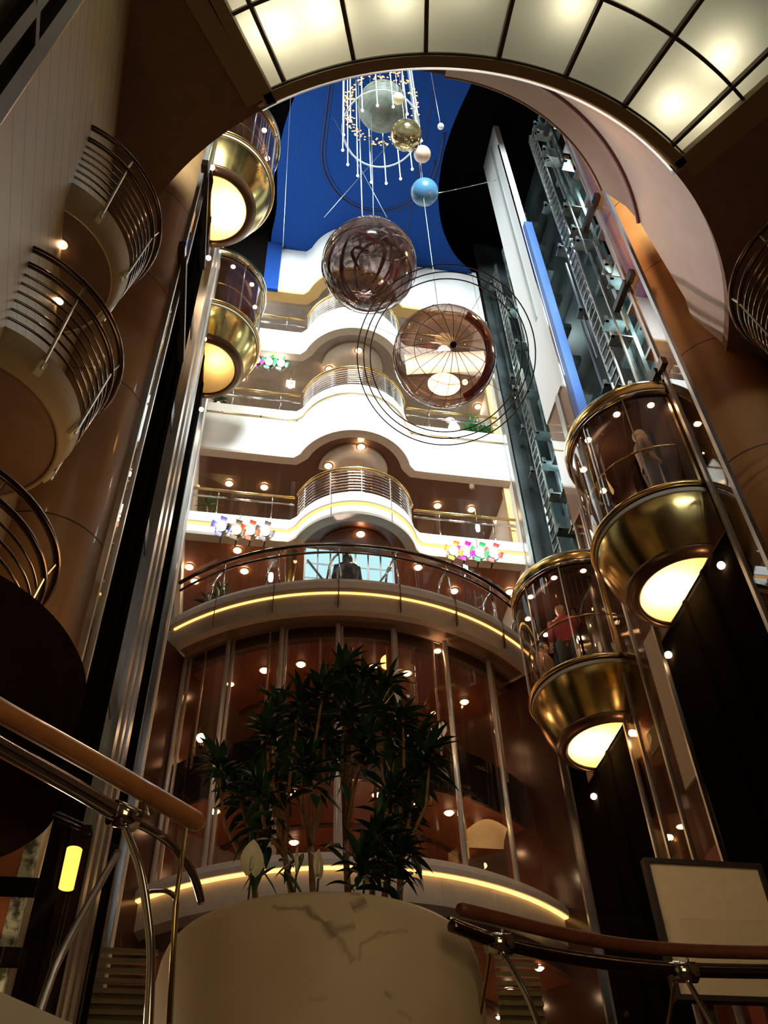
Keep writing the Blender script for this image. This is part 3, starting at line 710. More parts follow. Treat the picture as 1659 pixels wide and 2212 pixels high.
# hoistway framework
def hoist(y0, y1, label, dens, zlo=12.6):
    t = thing('hoistway_frame', label, 'lift machinery', (XR+.9, (y0+y1)/2, zlo), 'hoistway frames')
    xb = XR+1.3
    rnd = random.Random(int(y0*10))
    for k, u in enumerate((.12, .3, .55, .62, .85)):
        y = y0+(y1-y0)*u
        MB().box(xb-.35-.1*k, xb-.27-.1*k, y-.05, y+.05, zlo, 27.4).build('guide_rail', teal, t)
    y = y0+(y1-y0)*.62
    ld = MB()
    for yy in (y, y+.34): ld.box(XR+.35, XR+.38, yy-.015, yy+.015, zlo+.5, 26.5)
    z = zlo+.6
    while z < 26.4: ld.box(XR+.345, XR+.385, y, y+.34, z, z+.035); z += .28
    ld.build('ladder', steel, t)
    z = zlo+.4
    while z < 26.8:
        MB().box(xb-.25, xb-.05, y0+.05, y1-.05, z, z+.16).build('cross_beam', teal, t)
        MB().box(XR+.2, XR+.5, y0+(y1-y0)*.12-.1, y0+(y1-y0)*.12+.16, z+.05, z+.12).build('bracket', steel, t)
        z += 1.35
    z = zlo+1.
    while z < 26:
        yy = y0+(y1-y0)*rnd.uniform(.02, .28)
        MB().box(XR+.55, XR+.85, yy, yy+.32, z, z+.8).build('counterweight_block', black, t)
        MB().bar((XR+.5, yy, z+.8), (XR+.9, yy+.4, z+1.3), .1, .05).build('diagonal_brace', teal, t)
        z += 1.25
    for k in range(dens):
        yy = y0+(y1-y0)*rnd.uniform(.3, .95); zz = rnd.uniform(zlo+1, 23)
        MB().box(XR+.4, XR+.43, yy, yy+.035, zz, zz+rnd.uniform(2.2, 4.4)).build('conduit', steel, t)
    for k in range(26):
        yy = y0+(y1-y0)*rnd.choice((.12, .3, .55, .85)); zz = zlo+.6+k*.52
        m = MB().box(XR+.3, XR+.7, yy-.12, yy+.14, zz, zz+.035).box(XR+.3, XR+.36, yy-.1, yy-.05, zz, zz+.16)
        m.build('small_bracket', teal if k % 3 else steel, t)
    return t
hoist(7.55, 9.95, 'teal steel hoistway framework with ladder and brackets on the right', 9)
hoist(11.5, 13.9, 'dim hoistway framework left of the bright white pier', 4)
struct('wall_right_hoistway', MB().box(XR+1.5, XR+1.6, 7.6, 14, 12, 29.5).box(XR+.2, XR+1.5, 13.97, 14.05, 12, 29.5), tealw)
struct('wall_right_shaft', MB().box(XR+.5, XR+.6, 7.6, 14, 0, 12.6), black)
struct('wall_left_shaft', MB().box(XL-1.2, XL-1.1, 8.3, 18, 0, 29.5), noisecol(pmat('grey_panelling', (.25, .27, .28), .4), (.16, .19, .2), (.32, .33, .34), .8, stretch=(1, 1, 2)))
for i, (px, py, lab) in enumerate(((1280, 452, 'black clamp on the right guide post, topmost'), (1352, 620, 'black clamp on the right guide post, middle'), (1418, 812, 'black clamp on the right guide post, just above the large car'), (1192, 250, 'small black clamp at the top of the right guide post'))):
    p = atX(px, py, XR-.05)
    o = thing('rail_clamp', lab, 'bracket', (XR, p.y, p.z), 'rail clamps')
    MB().box(XR-.12, XR-.02, p.y-.1, p.y+.45, p.z-.08, p.z+.06).build('clamp_body', rubber, o)
    MB().box(XR-.09, XR+.0, p.y-.3, p.y-.1, p.z-.09, p.z+.07).build('clamp_end', dkbar, o)

# ================================================================== COLUMNS
for x, y, r, lab, nm in ((-2.13, 7.6, .66, 'tall round tan column at left beside the black lift track', 'l'), (6.72, 7.55, .72, 'orange lit round column at right beside the glass lift', 'r')):
    t = thing('round_column', lab, 'column', (x, y, 0), 'round columns')
    MB().lathe([(r, 0), (r, 27.5)], (x, y, 0), 0, 2*PI, 64).build('shaft', tan if nm == 'l' else tan_lit, t)
    for z in (6.1, 8.55, 11.0, 13.45, 15.9, 18.35):
        MB().lathe([(r+.001, -.012), (r+.004, 0), (r+.001, .012)], (x, y, z), 0, 2*PI, 64).build('joint', walnut, t)

# ================================================================== SMALL ROUND BALCONIES
def round_balcony(label, c, z, rz=0):
    """local frame: wall side -x, front +x; z=0 at the underside"""
    t = thing('round_balcony', label, 'balcony', (0, 0, 0), 'small round balconies')
    MB().lathe([(0, 0), (.74, 0), (.76, .03), (0, .05)], n=64).build('underside', soffit, t)
    MB().lathe([(.735, -.015), (.765, -.015), (.865, .3), (.83, .33), (.74, .2)], n=64, closed=True).build('fascia', olive, t)
    MB().lathe([(0, .22), (.84, .22), (.84, .3), (0, .3)], n=48).build('slab', walnut, t)
    a0, a1 = -1.75, 1.75
    def ringpts(r, z): return [(r*math.cos(a), r*math.sin(a), z) for a in [a0+(a1-a0)*i/56 for i in range(57)]]
    MB().tube(ringpts(1.04, 1.17), .03, 8).build('handrail', dkbar, t)
    MB().tube(ringpts(.985, 1.02), .026, 8).build('lower_handrail', dkbar, t)
    for k in range(6):
        MB().tube(ringpts(.875+.017*k, .40+.1*k), .012, 6).build('rail_bar', chrome_sh, t)
    for a in (-80, -35, 10, 50, 90):
        q = a*D2R; c_, s_ = math.cos(q), math.sin(q)
        MB().bar((.85*c_, .85*s_, .12), (.985*c_, .985*s_, 1.02), .02, .02).bar((.985*c_, .985*s_, 1.02), (1.04*c_, 1.04*s_, 1.17), .018, .018).build('post', steel, t)
        MB().bar((.80*c_, .80*s_, .08), (.85*c_, .85*s_, .2), .06, .05).build('bracket', paleball, t)
    t.location = (c[0], c[1], z); t.rotation_euler = (0, 0, rz)
    return t
rb0 = round_balcony('topmost small round balcony on the planked left wall', (-2.36, 5.12), 10.05, -.12)
for z, dx, lab in ((7.6, 0, 'middle small round balcony on the left wall with downlights above it'), (5.15, -.03, 'lowest small round balcony at the left edge above the dark drum')):
    c = copy_tree(rb0); c.location = (-2.36+dx, 5.14, z); c['label'] = lab
p = atZ(1590, 700, 11.2)
d_ = ray(1590, 700); n_ = Vector((d_.y, -d_.x)).normalized(); c = copy_tree(rb0); c.location = (p.x+1.05*n_.x, p.y+1.05*n_.y, 10.03); c.rotation_euler = (0, 0, PI+.2); c['label'] = 'dim round balcony cut by the right edge of the photo'

# dark drum and window frame at the left
drumm = noisecol(pmat('dark_drum_wood', (.02, .01, .007), .9, spec=.0), (.016, .008, .006), (.024, .012, .008), 6)
o = thing('dark_drum', 'dark brown curved drum panel below the left balconies', 'panel', (-1.49, 3.65, 3.2))
MB().lathe([(.0, .0), (.80, 0), (.815, .04), (.815, .55), (.79, .59), (0, .59)], (-1.49, 3.65, 3.67), -2.02, 2.02, n=64).build('body', drumm, o)
MB().lathe([(.818, .02), (.822, .05), (.818, .08)], (-1.49, 3.65, 3.67), -2.02, 2.02, n=64).build('lower_band', black, o)
o = thing('interior_window', 'dark framed interior window at the top left corner', 'window', (lw(2.6)+.1, 2.6, 9.5))
def wp(px, py, off=.06):
    # point on the splayed wall
    d = ray(px, py); n = Vector((1, .13, 0)); t_ = (n.dot(Vector((lw(0)+off, 0, 0))-Vector((CAM.x, CAM.y, 0))))/n.dot(d)
    return CAM+d*t_
e0, e1 = wp(-30, 262), wp(205, -40)
yw = (e0.y+e1.y)/2
MB().bar((lw(yw)+.05, yw, 4.6), (lw(yw)+.05, yw, 13.05), .1, .05, up=(1, 0, 0)).build('light_jamb', brass, o)
MB().bar((lw(yw-.12)+.06, yw-.12, 4.6), (lw(yw-.12)+.06, yw-.12, 13.05), .14, .12, up=(1, 0, 0)).build('jamb', darkframe, o)
MB().bar((lw(yw-.42)+.06, yw-.42, 4.6), (lw(yw-.42)+.06, yw-.42, 13.05), .1, .1, up=(1, 0, 0)).build('mullion', darkframe, o)
for z in (8.0, 10.6, 12.9):
    MB().bar((lw(yw-.1)+.06, yw-.1, z), (lw(yw-1.4)+.06, yw-1.4, z), .1, .1).build('transom', darkframe, o)
MB().add([(lw(yw-.1)+.03, yw-.1, 4.6), (lw(yw-1.4)+.03, yw-1.4, 4.6), (lw(yw-1.4)+.03, yw-1.4, 13.0), (lw(yw-.1)+.03, yw-.1, 13.0)], [(0, 1, 2, 3)]).build('pane', pmat('dark_pane', (.1, .09, .07), .1, .2), o)

# ================================================================== HANGING MOBILE
wirem = pmat('fine_wire', (.45, .55, .6), .3, .8)
dkwire = pmat('dark_wire', (.05, .035, .03), .4, .5)
YM = 8.1
def cable(what, pts, r=.006, m=None):
    pts = [Vector(p) for p in pts]
    if pts[-1].z > 27: pts[-1].z = 27.58
    return tag(MB().tube(pts, r, 5).build('suspension_wire', m or wirem), 'thin wire '+what, 'wire', 'suspension wires')
# smoky sphere with ribbons
c1 = atY(798, 573, YM)
o = thing('mobile_sphere', 'large smoky see-through sphere with dark red ribbons swirling inside', 'sculpture', c1, 'hanging planet mobile')
MB().ball(c1, .82, 64, 40).build('shell', s1glass, o)
rnd = random.Random(3)
view = (CAM-c1).normalized(); vx = view.cross(Vector((0, 0, 1))).normalized(); vy = vx.cross(view)
def rib(mb, rad, tilt, a0, a1, w, roll):
    ax = (view*math.cos(tilt)+(vx*math.cos(roll)+vy*math.sin(roll))*math.sin(tilt)).normalized()
    u = ax.cross(Vector((.3, .5, .8))).normalized(); v_ = ax.cross(u); vs = []; n = 40
    for i in range(n+1):
        a = a0+(a1-a0)*i/n; k = rad*(1+.06*math.sin(3*a+roll))
        p = c1+(u*math.cos(a)+v_*math.sin(a))*k; ww = w*(.35+.65*math.sin(PI*i/n))
        vs += [p-ax*ww/2, p+ax*ww/2, p+ax*ww/2+(p-c1)*.03, p-ax*ww/2+(p-c1)*.03]
    fs = []
    for i in range(n):
        for q in range(4): fs.append((4*i+q, 4*i+(q+1) % 4, 4*i+4+(q+1) % 4, 4*i+4+q))
    mb.add(vs, fs, True)
for k in range(13):
    m = MB(); a = rnd.uniform(0, 6); rib(m, rnd.uniform(.35, .78), rnd.uniform(.2, 1.2), a, a+rnd.uniform(1.5, 3.6), rnd.uniform(.04, .09), rnd.uniform(0, 6.28))
    m.build('ribbon', ribbon, o)
for k in range(6):
    m = MB(); a = rnd.uniform(0, 6); rib(m, rnd.uniform(.55, .77), rnd.uniform(.3, .9), a, a+rnd.uniform(.5, 1.1), .09, rnd.uniform(0, 6.28))
    m.build('magenta_ribbon', mag, o)
lat = MB()
for k in range(1, 9):
    a = PI*k/9
    lat.tube([c1+Vector((.825*math.sin(a)*math.cos(2*PI*i/40), .825*math.sin(a)*math.sin(2*PI*i/40), .825*math.cos(a))) for i in range(40)], .004, 4, closed=True)
lat.build('wire_frame', dkwire, o)
MB().tube([c1+Vector((.02*k-.05+.22*math.cos(k*.5), .22*math.sin(k*.5), .80+.012*k)) for k in range(30)], .022, 6).build('coil', whiteball, o)
MB().tube([c1+Vector((.45+.3*math.cos(k*.21), .3*math.sin(k*.21), .74+.1*math.sin(k*.21))) for k in range(31)], .014, 6).build('coil', whiteball, o)
cable('on the left holding up the smoky sphere', [c1+Vector((-.1, 0, .83)), Vector((c1.x-.12, YM, 27.6))], .014)
cable('on the right holding up the smoky sphere', [c1+Vector((.1, 0, .83)), Vector((c1.x+.2, YM, 27.6))])
# amber wire globe
c2 = atY(960, 770, YM)
o = thing('mobile_sphere', 'large amber wire globe with glowing lamp inside and thin hoops around it', 'sculpture', c2, 'hanging planet mobile')
R2 = .80
MB().ball(c2, R2, 64, 40).build('shell', s2glass, o)
pole = (atY(985, 737, 7.35)-c2).normalized()
u = pole.cross(Vector((0, 0, 1))).normalized(); v_ = pole.cross(u)
for k in range(20):
    a = 2*PI*k/20; e = u*math.cos(a)+v_*math.sin(a)
    MB().tube([c2+(pole*math.cos(t)+e*math.sin(t))*(R2+.004) for t in [.06+PI*.93*i/30 for i in range(31)]], .0045, 4).build('meridian_wire', dkwire, o)
m = MB()
for t in (.75, 1.15, 1.5, 1.85):
    m.tube([c2+(pole*math.cos(t)+(u*math.cos(2*PI*i/48)+v_*math.sin(2*PI*i/48))*math.sin(t))*(R2+.004) for i in range(48)], .005, 4, closed=True)
m.build('parallel_wires', dkwire, o)
MB().disc(c2+pole*(R2+.012), pole, .05, 12).build('hub', dkwire, o)
# white band modelled for a reflection in the globe, and amber lamp
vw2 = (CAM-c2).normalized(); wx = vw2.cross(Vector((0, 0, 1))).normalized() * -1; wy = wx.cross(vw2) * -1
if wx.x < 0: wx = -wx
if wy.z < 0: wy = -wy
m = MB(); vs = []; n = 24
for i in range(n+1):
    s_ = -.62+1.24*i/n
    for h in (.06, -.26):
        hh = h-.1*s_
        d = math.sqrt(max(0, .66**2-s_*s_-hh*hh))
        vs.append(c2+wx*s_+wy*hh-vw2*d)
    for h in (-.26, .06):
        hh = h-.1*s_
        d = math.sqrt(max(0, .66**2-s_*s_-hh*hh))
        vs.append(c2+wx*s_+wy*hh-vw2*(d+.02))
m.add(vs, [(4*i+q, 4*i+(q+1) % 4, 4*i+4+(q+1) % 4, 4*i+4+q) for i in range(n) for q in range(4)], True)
m.build('reflected_band', white, o)
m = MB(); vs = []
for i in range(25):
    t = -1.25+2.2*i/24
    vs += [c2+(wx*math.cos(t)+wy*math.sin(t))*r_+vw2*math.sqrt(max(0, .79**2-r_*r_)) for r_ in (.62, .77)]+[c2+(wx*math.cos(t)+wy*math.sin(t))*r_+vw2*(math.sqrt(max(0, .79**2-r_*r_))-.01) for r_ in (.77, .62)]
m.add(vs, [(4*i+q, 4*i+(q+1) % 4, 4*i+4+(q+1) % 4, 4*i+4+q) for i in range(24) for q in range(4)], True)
m.build('red_lit_crescent', pmat('red_light_tint', (.85, .06, .06), .4), o)  # red light on the globe's edge, modelled as a coloured strip
MB().ball(c2+wx*(-.06)-wy*.42+vw2*.1, .19, 24, 14, (1.35, 1, .75)).build('lamp', amber_e, o)
MB().ball(c2+wx*.26-wy*.43+vw2*.2, .045, 12, 8).build('small_lamp', amber_e, o)
light('band_fill', 'POINT', c2-wy*.05-vw2*.05, 55, (1., .86, .7), .1)  # added fill that brightens the white band
for k in range(3):
    rr = 1.17+.1*k
    hc = c2+wx*(-.0+.0*k)-vw2*0.
    MB().tube([hc+(wx*math.cos(2*PI*i/80)+wy*math.sin(2*PI*i/80))*rr+vw2*(.25*math.cos(2*PI*i/80)+.04*k) for i in range(80)], .0105, 5, closed=True).build('hoop', dkwire, o)
for a in (.9, 2.6, 4.3, 5.6):
    e = wx*math.cos(a)+wy*math.sin(a)
    MB().tube([c2+e*R2, c2+e*1.37+vw2*.25*math.cos(a)], .004, 4).build('hoop_stay', dkwire, o)
cable('holding up the amber wire globe', [c2+Vector((0, 0, R2+.01)), Vector((c2.x, YM, 27.6))], .006)
# small planets
def planet(px, py, r, mat, label, yo=0., rr=.006):
    c = atY(px, py, YM-yo)
    o = thing('mobile_planet', label, 'ornament', c, 'hanging planet mobile')
    MB().ball(c, r, 40, 24).build('ball', mat, o)
    MB().lathe([(0, r+.02), (.02, r+.015), (.022, r-.01)], c, n=10).build('eyelet', chrome, o)
    cable('holding up the '+label.split(' hanging')[0].split(' against')[0].split(' in front')[0], [c+Vector((0, 0, r+.02)), Vector((c.x, c.y, 27.6))], rr)
    return o, c
planet(877, 292, .32, goldball, 'mottled gold ball hanging below the bulb chandelier', .55)
planet(912, 333, .175, creamball, 'small cream and copper ball hanging right of the gold ball', .3)
ob, cbp = planet(917, 415, .275, blueball, 'blue globe with dark patches hanging in front of the blue ceiling')
for q in ((1062, 350, 11.), (1066, 372, 11.)):
    cable('running from the blue globe to the dark oval, '+('upper' if q[1] < 360 else 'lower'), [cbp+Vector((.29, 0, .05)), atY(q[0], q[1], q[2])], .009, chrome)
planet(952, 273, .075, whiteball, 'tiny white ball against the blue ceiling near the dark oval')
planet(860, 213, .125, paleball, 'pale yellow ball in front of the grey globe', .8)
# bulb chandelier around the grey globe
cg = atY(826, 230, YM)
o = thing('mobile_planet', 'big dull grey globe inside the ring of tiny bulbs', 'ornament', cg, 'hanging planet mobile')
MB().ball(cg, .57, 48, 30, (1, 1, 1.02)).build('ball', greyglobe, o)
cable('holding up the grey globe', [cg+Vector((0, 0, .59)), Vector((cg.x, YM, 27.6))], .012)
ch = thing('sun_chandelier', 'ring chandelier of white rods and many tiny orange bulbs near the blue ceiling', 'chandelier', Vector((cg.x, YM, 27.6)))
ce = atY(825, 313, YM)
for k in range(16):
    a = 2*PI*k/16+.12; x, y = ce.x+.84*math.cos(a), ce.y+.84*math.sin(a)
    MB().tube([(x, y, ce.z), (x, y, 27.58)], .014, 6).build('rod', pmat('pale_rod', (.65, .78, .82), .3) if 'pale_rod' not in MATS else MATS['pale_rod'], ch)
    MB().ball((x, y, ce.z-.03), .028, 10, 6).build('rod_bulb', bulb, ch)
for (px, py) in ((783, 455), (817, 450)):
    pass
hc = atY(823, 280, YM)
MB().tube([(hc.x+.84*math.cos(2*PI*i/64), hc.y+.84*math.sin(2*PI*i/64), hc.z) for i in range(64)], .02, 6, closed=True).build('hoop', MATS['pale_rod'], ch)
rnd = random.Random(11)
proto = None
rest = MB()
for k in range(300):
    a = rnd.uniform(0, 2*PI); rr = .63+.24*math.sqrt(rnd.random()); z = cg.z+rnd.uniform(-.05, .35)
    x, y = cg.x+rr*math.cos(a), cg.y+rr*math.sin(a)+.1
    if k < 100:
        if proto is None:
            mbb = MB().ball((0, 0, 0), .017, 8, 5, (1.5, .8, .8)); proto = mbb.build('tiny_bulb', orb, ch); proto.location = Vector((x, y, z))-Vector(ch['_o'])
        else:
            c = proto.copy(); COL.objects.link(c); c.parent = ch; c.location = Vector((x, y, z))-Vector(ch['_o'])
    else: rest.ball((x, y, z), .017, 8, 5, (1.5, .8, .8))
r_ = rest.build('bulb_cluster', orb, ch); r_['kind'] = 'stuff'
# long thin stay wires
for i, (a, b, lab) in enumerate((((628, 205), (611, 535), 'thin vertical stay wire in front of the blue end panel'), ((712, 240), (836, 470), 'slanting stay wire left of the chandelier rods'), ((845, 305), (700, 470), 'slanting stay wire crossing behind the smoky sphere'))):
    pa, pb = atY(a[0], a[1], 9.5+i*.3), atY(b[0], b[1], 9.5+i*.3)
    tag(MB().tube([pa, pb], .006, 5).build('stay_wire', wirem), lab, 'wire', 'thin stay wires')

# ================================================================== STAGE LIGHTS
def stage_light(px, py, y, lens, flap, label, grp, zmount):
    c = atY(px, py, y); d = Vector((-.12, -.78, -.62)).normalized()
    t = thing('stage_light', label, 'stage light', c, grp)
    hs = MB().tube([c-d*.26, c-d*.2, c-d*.02, c], [.07, .1, .105, .11], 14).build('housing', gelk, t)
    MB().ball(c, .098, 16, 10, (1, 1, 1)).build('lens', lens, hs)
    x = d.cross(Vector((0, 0, 1))).normalized(); yv = x.cross(d)
    for q in range(4):
        a = q*PI/2+.35; e = x*math.cos(a)+yv*math.sin(a); f_ = e.cross(d)
        p0 = c+e*.118; p1 = c+e*.20+d*.05
        MB().add([p0-f_*.06, p0+f_*.06, p1+f_*.07, p1-f_*.07, p0-f_*.06+d*.006, p0+f_*.06+d*.006, p1+f_*.07+d*.006, p1-f_*.07+d*.006],
                 [(0, 1, 2, 3), (7, 6, 5, 4), (0, 4, 5, 1), (1, 5, 6, 2), (2, 6, 7, 3), (3, 7, 4, 0)]).build('barn_door', flap, hs)
    MB().tube([c-d*.1+x*.12, c-d*.1+x*.13+Vector((0, .06, -.1)), c-d*.1+Vector((0, .12, -.16)), c-d*.1-x*.13+Vector((0, .06, -.1)), c-d*.1-x*.12], .012, 6).build('yoke', chrome, t)
    MB().bar(c-d*.1+Vector((0, .12, -.16)) if zmount < 20 else c+Vector((0, .1, .1)), (c.x, YB, c.z-.2) if zmount < 20 else (c.x, c.y+.1, zmount+.1), .03, .03).build('mount', gelk, t)
    return c
for i, (px, py, l, f_, nm) in enumerate(((478, 1137, lensw, gelb, 'with dark blue flaps'), (511, 1144, lensa, gelk, 'with brown flaps'), (541, 1145, lensa, gelr, 'with dark red flaps'), (573, 1147, lensw, gelk, 'nearest the round bay'))):
    stage_light(px, py, 13.72, l, f_, ['leftmost', 'second', 'third', 'rightmost'][i]+' stage light left of the lowest round bay '+nm, 'stage lights left of the bay', 15.5)
for i, (px, py, l, f_, nm) in enumerate(((980, 1189, lensa, gela, 'amber flaps'), (1005, 1190, lensm, gelm, 'magenta flaps'), (1036, 1192, lensg, gelg, 'green flaps'), (1066, 1194, lensw, gelr, 'red flaps'))):
    stage_light(px, py, 13.72, l, f_, 'stage light with '+nm+' on the lowest white gallery right of the round bay', 'stage lights right of the bay', 15.5)
for i, (px, py, l, f_, nm) in enumerate(((554, 777, lensm, gelm, 'magenta stage light'), (581, 781, lensg, gelg, 'green stage light'), (607, 784, lensw, gelg, 'white stage light with green flaps'))):
    stage_light(px, py, 14.25, l, f_, nm+' under the upper white gallery at left', 'stage lights under the gallery', 22.2)
# direction sign and small exit lantern
p = atY(628, 827, 14.6)
o = thing('direction_sign', 'small lit white sign box with an arrow under the upper gallery', 'sign', p)
MB().box(p.x-.11, p.x+.11, p.y, p.y+.06, p.z-.11, p.z+.11).build('box', exit_e, o)
MB().add([(p.x-.05, p.y-.006, p.z-.045), (p.x+.05, p.y-.006, p.z-.045), (p.x+.05, p.y-.006, p.z+.05), (p.x+.02, p.y-.006, p.z+.03)], [(0, 1, 2, 3)]).build('arrow_mark', pmat('olive_mark', (.2, .18, .05), .6), o)
MB().tube([(p.x, p.y+.03, p.z+.1), (p.x, p.y+.03, 22.3)], .008, 6).build('hanger', chrome, o)
for px, py, lab in ((1032, 1140, 'small glowing lantern in the middle gallery at right'), (585, 1247, 'small glowing lantern above the curved balcony at left')):
    p = atY(px, py, 15.0)
    o = thing('lantern', lab, 'lamp', p, 'gallery lanterns')
    MB().lathe([(0, -.11), (.045, -.1), (.055, 0), (.045, .1), (0, .11)], p, n=14).build('glass', exit_e, o)
    MB().lathe([(0, .16), (.03, .15), (.04, .1), (0, .1)], p, n=10).build('cap', brass, o)
    MB().tube([p+Vector((0, 0, .15)), Vector((p.x, p.y, 18.15 if p.z > 16 else 15.5))], .006, 5).build('stem', brass, o)

# ================================================================== DOWNLIGHTS
trimm = pmat('downlight_trim', (.35, .24, .15), .4)
dproto = None
def downlight(px, py, z, label, grp, r=.062):
    global dproto
    p = atZ(px, py, z)
    if dproto is None:
        t = thing('downlight', label, 'downlight', (0, 0, 0), grp)
        MB().lathe([(.05, -.012), (.075, -.012), (.085, .0), (.05, .0)], n=20, closed=True).build('trim_ring', trimm, t)
        MB().ball((0, 0, -.006), .052, 16, 10, (1, 1, .7)).build('lens', bulb, t)
        dproto = t
    else:
        t = copy_tree(dproto); t['label'] = label; t['group'] = grp
    s_ = r*1.2/.052
    t.location = p; t.scale = (s_, s_, s_)
    return p
DL = []
def row(lst, z, what, grp, r=.062):
    n = len(lst)
    names = ['leftmost', 'second from left', 'third from left', 'fourth from left', 'fifth from left', 'sixth from left', 'seventh from left', 'eighth from left', 'ninth from left', 'tenth from left', 'eleventh from left']
    for i, q in enumerate(lst):
        nm = names[i] if i < n-1 or n < 3 else 'rightmost'
        if n == 1: nm = 'single'
        if n == 2: nm = ('left', 'right')[i]
        downlight(q[0], q[1], z, nm+' glowing downlight '+what, grp, r)
row([(779, 1153)], 15.40, 'under the round bay of the lowest white gallery', 'bay downlights')
row([(709, 1006), (780, 965)], 18.07, 'under the round bay of the tall white gallery', 'bay downlights')
row([(711, 797), (775, 757)], 22.17, 'under the round bay below the smoky sphere', 'bay downlights')
row([(495, 1044), (571, 1052), (945, 1092), (1018, 1100)], 18.16, 'on the ceiling of the middle gallery', 'middle gallery downlights')
row([(1075, 1127)], 18.16, 'near the right end of the middle gallery handrail', 'middle gallery downlights')
row([(523, 817), (627, 833), (1032, 878)], 22.26, 'on the ceiling of the upper gallery', 'upper gallery downlights')
row([(409, 1224), (513, 1188), (624, 1201), (698, 1197), (838, 1210), (903, 1225)], 15.5, 'in upper row on the ceiling over the curved balcony', 'downlights over the curved balcony')
row([(421, 1255), (528, 1233), (981, 1276), (1101, 1278)], 15.5, 'in lower row on the ceiling over the curved balcony', 'downlights over the curved balcony')
row([(373, 1454), (571, 1447), (650, 1434), (807, 1440), (879, 1453), (1003, 1515), (1121, 1515)], C1-.01, 'in upper row behind the curtain wall', 'curtain wall downlights, upper ceiling')
row([(371, 1506), (498, 1477), (664, 1513), (945, 1405), (1101, 1564)], C1-.01, 'below the upper row behind the curtain wall', 'curtain wall downlights, upper ceiling', .05)
row([(464, 1751), (632, 1712), (815, 1716), (894, 1730), (970, 1754)], C2-.01, 'in upper row of the lower ceiling behind the curtain wall', 'curtain wall downlights, lower ceiling')
row([(635, 1818), (877, 1838), (1035, 1789), (1134, 1836)], C2-.01, 'in lower row of the lower ceiling behind the curtain wall', 'curtain wall downlights, lower ceiling')
row([(1165, 2090), (1100, 2138), (1195, 2143), (1335, 2132)], C3-.01, 'on the ground floor ceiling seen below the right handrail', 'ground floor downlights', .05)
row([(148, 1998), (272, 2100)], C3-.01, 'on the ground floor ceiling seen below the left handrail', 'ground floor downlights', .05)
row([(134, 2094), (1078, 2196), (1123, 2196)], C3-.01, 'lowest on the ground floor ceiling near bottom of the photo', 'ground floor downlights', .04)
downlight(135, 528, 10.04, 'large glowing downlight in the underside of the topmost small round balcony', 'small balcony downlights', .034)
downlight(128, 650, 10.04, 'glowing downlight behind the rails of the middle small round balcony', 'small balcony downlights', .03)
downlight(22, 606, 9.9, 'glowing downlight at left edge beside the middle small round balcony', 'small balcony downlights', .026)
for px, py, y, lab in ((434, 1594, 13.2, 'spot lamp on the dark glass band left of the shrub'), (939, 1598, 13.2, 'yellow spot lamp on the dark glass band right of the shrub')):
    p = atY(px, py, y)
    o = thing('spot_lamp', lab, 'lamp', p, 'spot lamps on the dark band')
    MB().ball(p, .07, 14, 10).build('bulb', bulb, o)
    MB().tube([p+Vector((0, .05, 0)), p+Vector((0, .3, .03))], .04, 10).build('stem', gold, o)

# cream vaulted niche right of the shrub
p = atZ(1058, 1815, C2-.05)
o = thing('cream_niche', 'softly lit cream vaulted niche right of the shrub behind the glass', 'niche', p)
q0, q1 = atY(1005, 1772, 14.2), atY(1105, 1850, 14.2)
m = MB(); vs = []
for i in range(17):
    a = PI*i/16*.9
    for j in range(7):
        b = PI/2*j/6
        vs.append((q0.x+(q1.x-q0.x)*(i/16), q0.y+.35*math.sin(b), q1.z+.3+(.12+.22*math.sin(a))*math.cos(b)))
m.add(vs, [(i*7+j, (i+1)*7+j, (i+1)*7+j+1, i*7+j+1) for i in range(16) for j in range(6)], True)
m.build('vault', screenm, o)
MB().box(q0.x-.05, q0.x, q0.y-.03, q0.y+.05, q1.z-.1, q0.z+.1).build('jamb', brass, o)
p = atZ(1035, 1789, 9.2)
light('niche_lamp', 'POINT', (q0.x+.3, q0.y-.35, q1.z+.3), 9, (1., .75, .4), .05)

# ================================================================== PLANTER AND PLANTS
PCX, PCY, PZ = .505, 4.54, 3.4
def vein(x0, y0, x1, y1, w_, k):
    a_, b_ = atY(x0, y0, 3.82), atY(x1, y1, 3.82)
    return (a_.x-PCX, a_.z, b_.x-PCX, b_.z, w_, k)
_marble([vein(598, 1945, 606, 1955, .014, .6), vein(604, 1955, 662, 1966, .014, .75), vein(662, 1966, 715, 2015, .016, .85), vein(705, 2000, 722, 2022, .04, .8), vein(722, 2012, 760, 2000, .03, .6),
         vein(722, 2022, 762, 2074, .02, .5), vein(764, 1962, 790, 1950, .035, .8), vein(764, 1925, 775, 1927, .02, .6), vein(780, 2045, 840, 2010, .012, .5), vein(840, 2010, 880, 2000, .01, .4),
         vein(775, 2075, 781, 2045, .012, .45), vein(836, 2146, 842, 2150, .02, .6), vein(670, 2158, 700, 2164, .012, .3), vein(866, 2178, 890, 2190, .02, .3)])
o = thing('marble_planter', 'large round cream marble planter with brown veins in the foreground', 'planter', (PCX, PCY, 0))
MB().lathe([(0, 0), (.74, 0), (.74, 3.17), (.737, 3.24), (.727, 3.32), (.71, 3.37), (.69, 3.395), (.66, 3.40), (.62, 3.395), (.6, 3.36), (.6, 3.28), (0, 3.28)], (PCX, PCY, 0), n=96).build('body', marble, o)
MB().lathe([(.585, 3.37), (.63, 3.405), (.655, 3.402), (.60, 3.34)], (PCX, PCY, 0), n=96, closed=True).build('rim', marble, o)
so = MB().lathe([(.6, 3.29), (.4, 3.33), (.15, 3.36), (0, 3.36)], (PCX, PCY, 0), n=40)
so.build('soil', soilm, o)

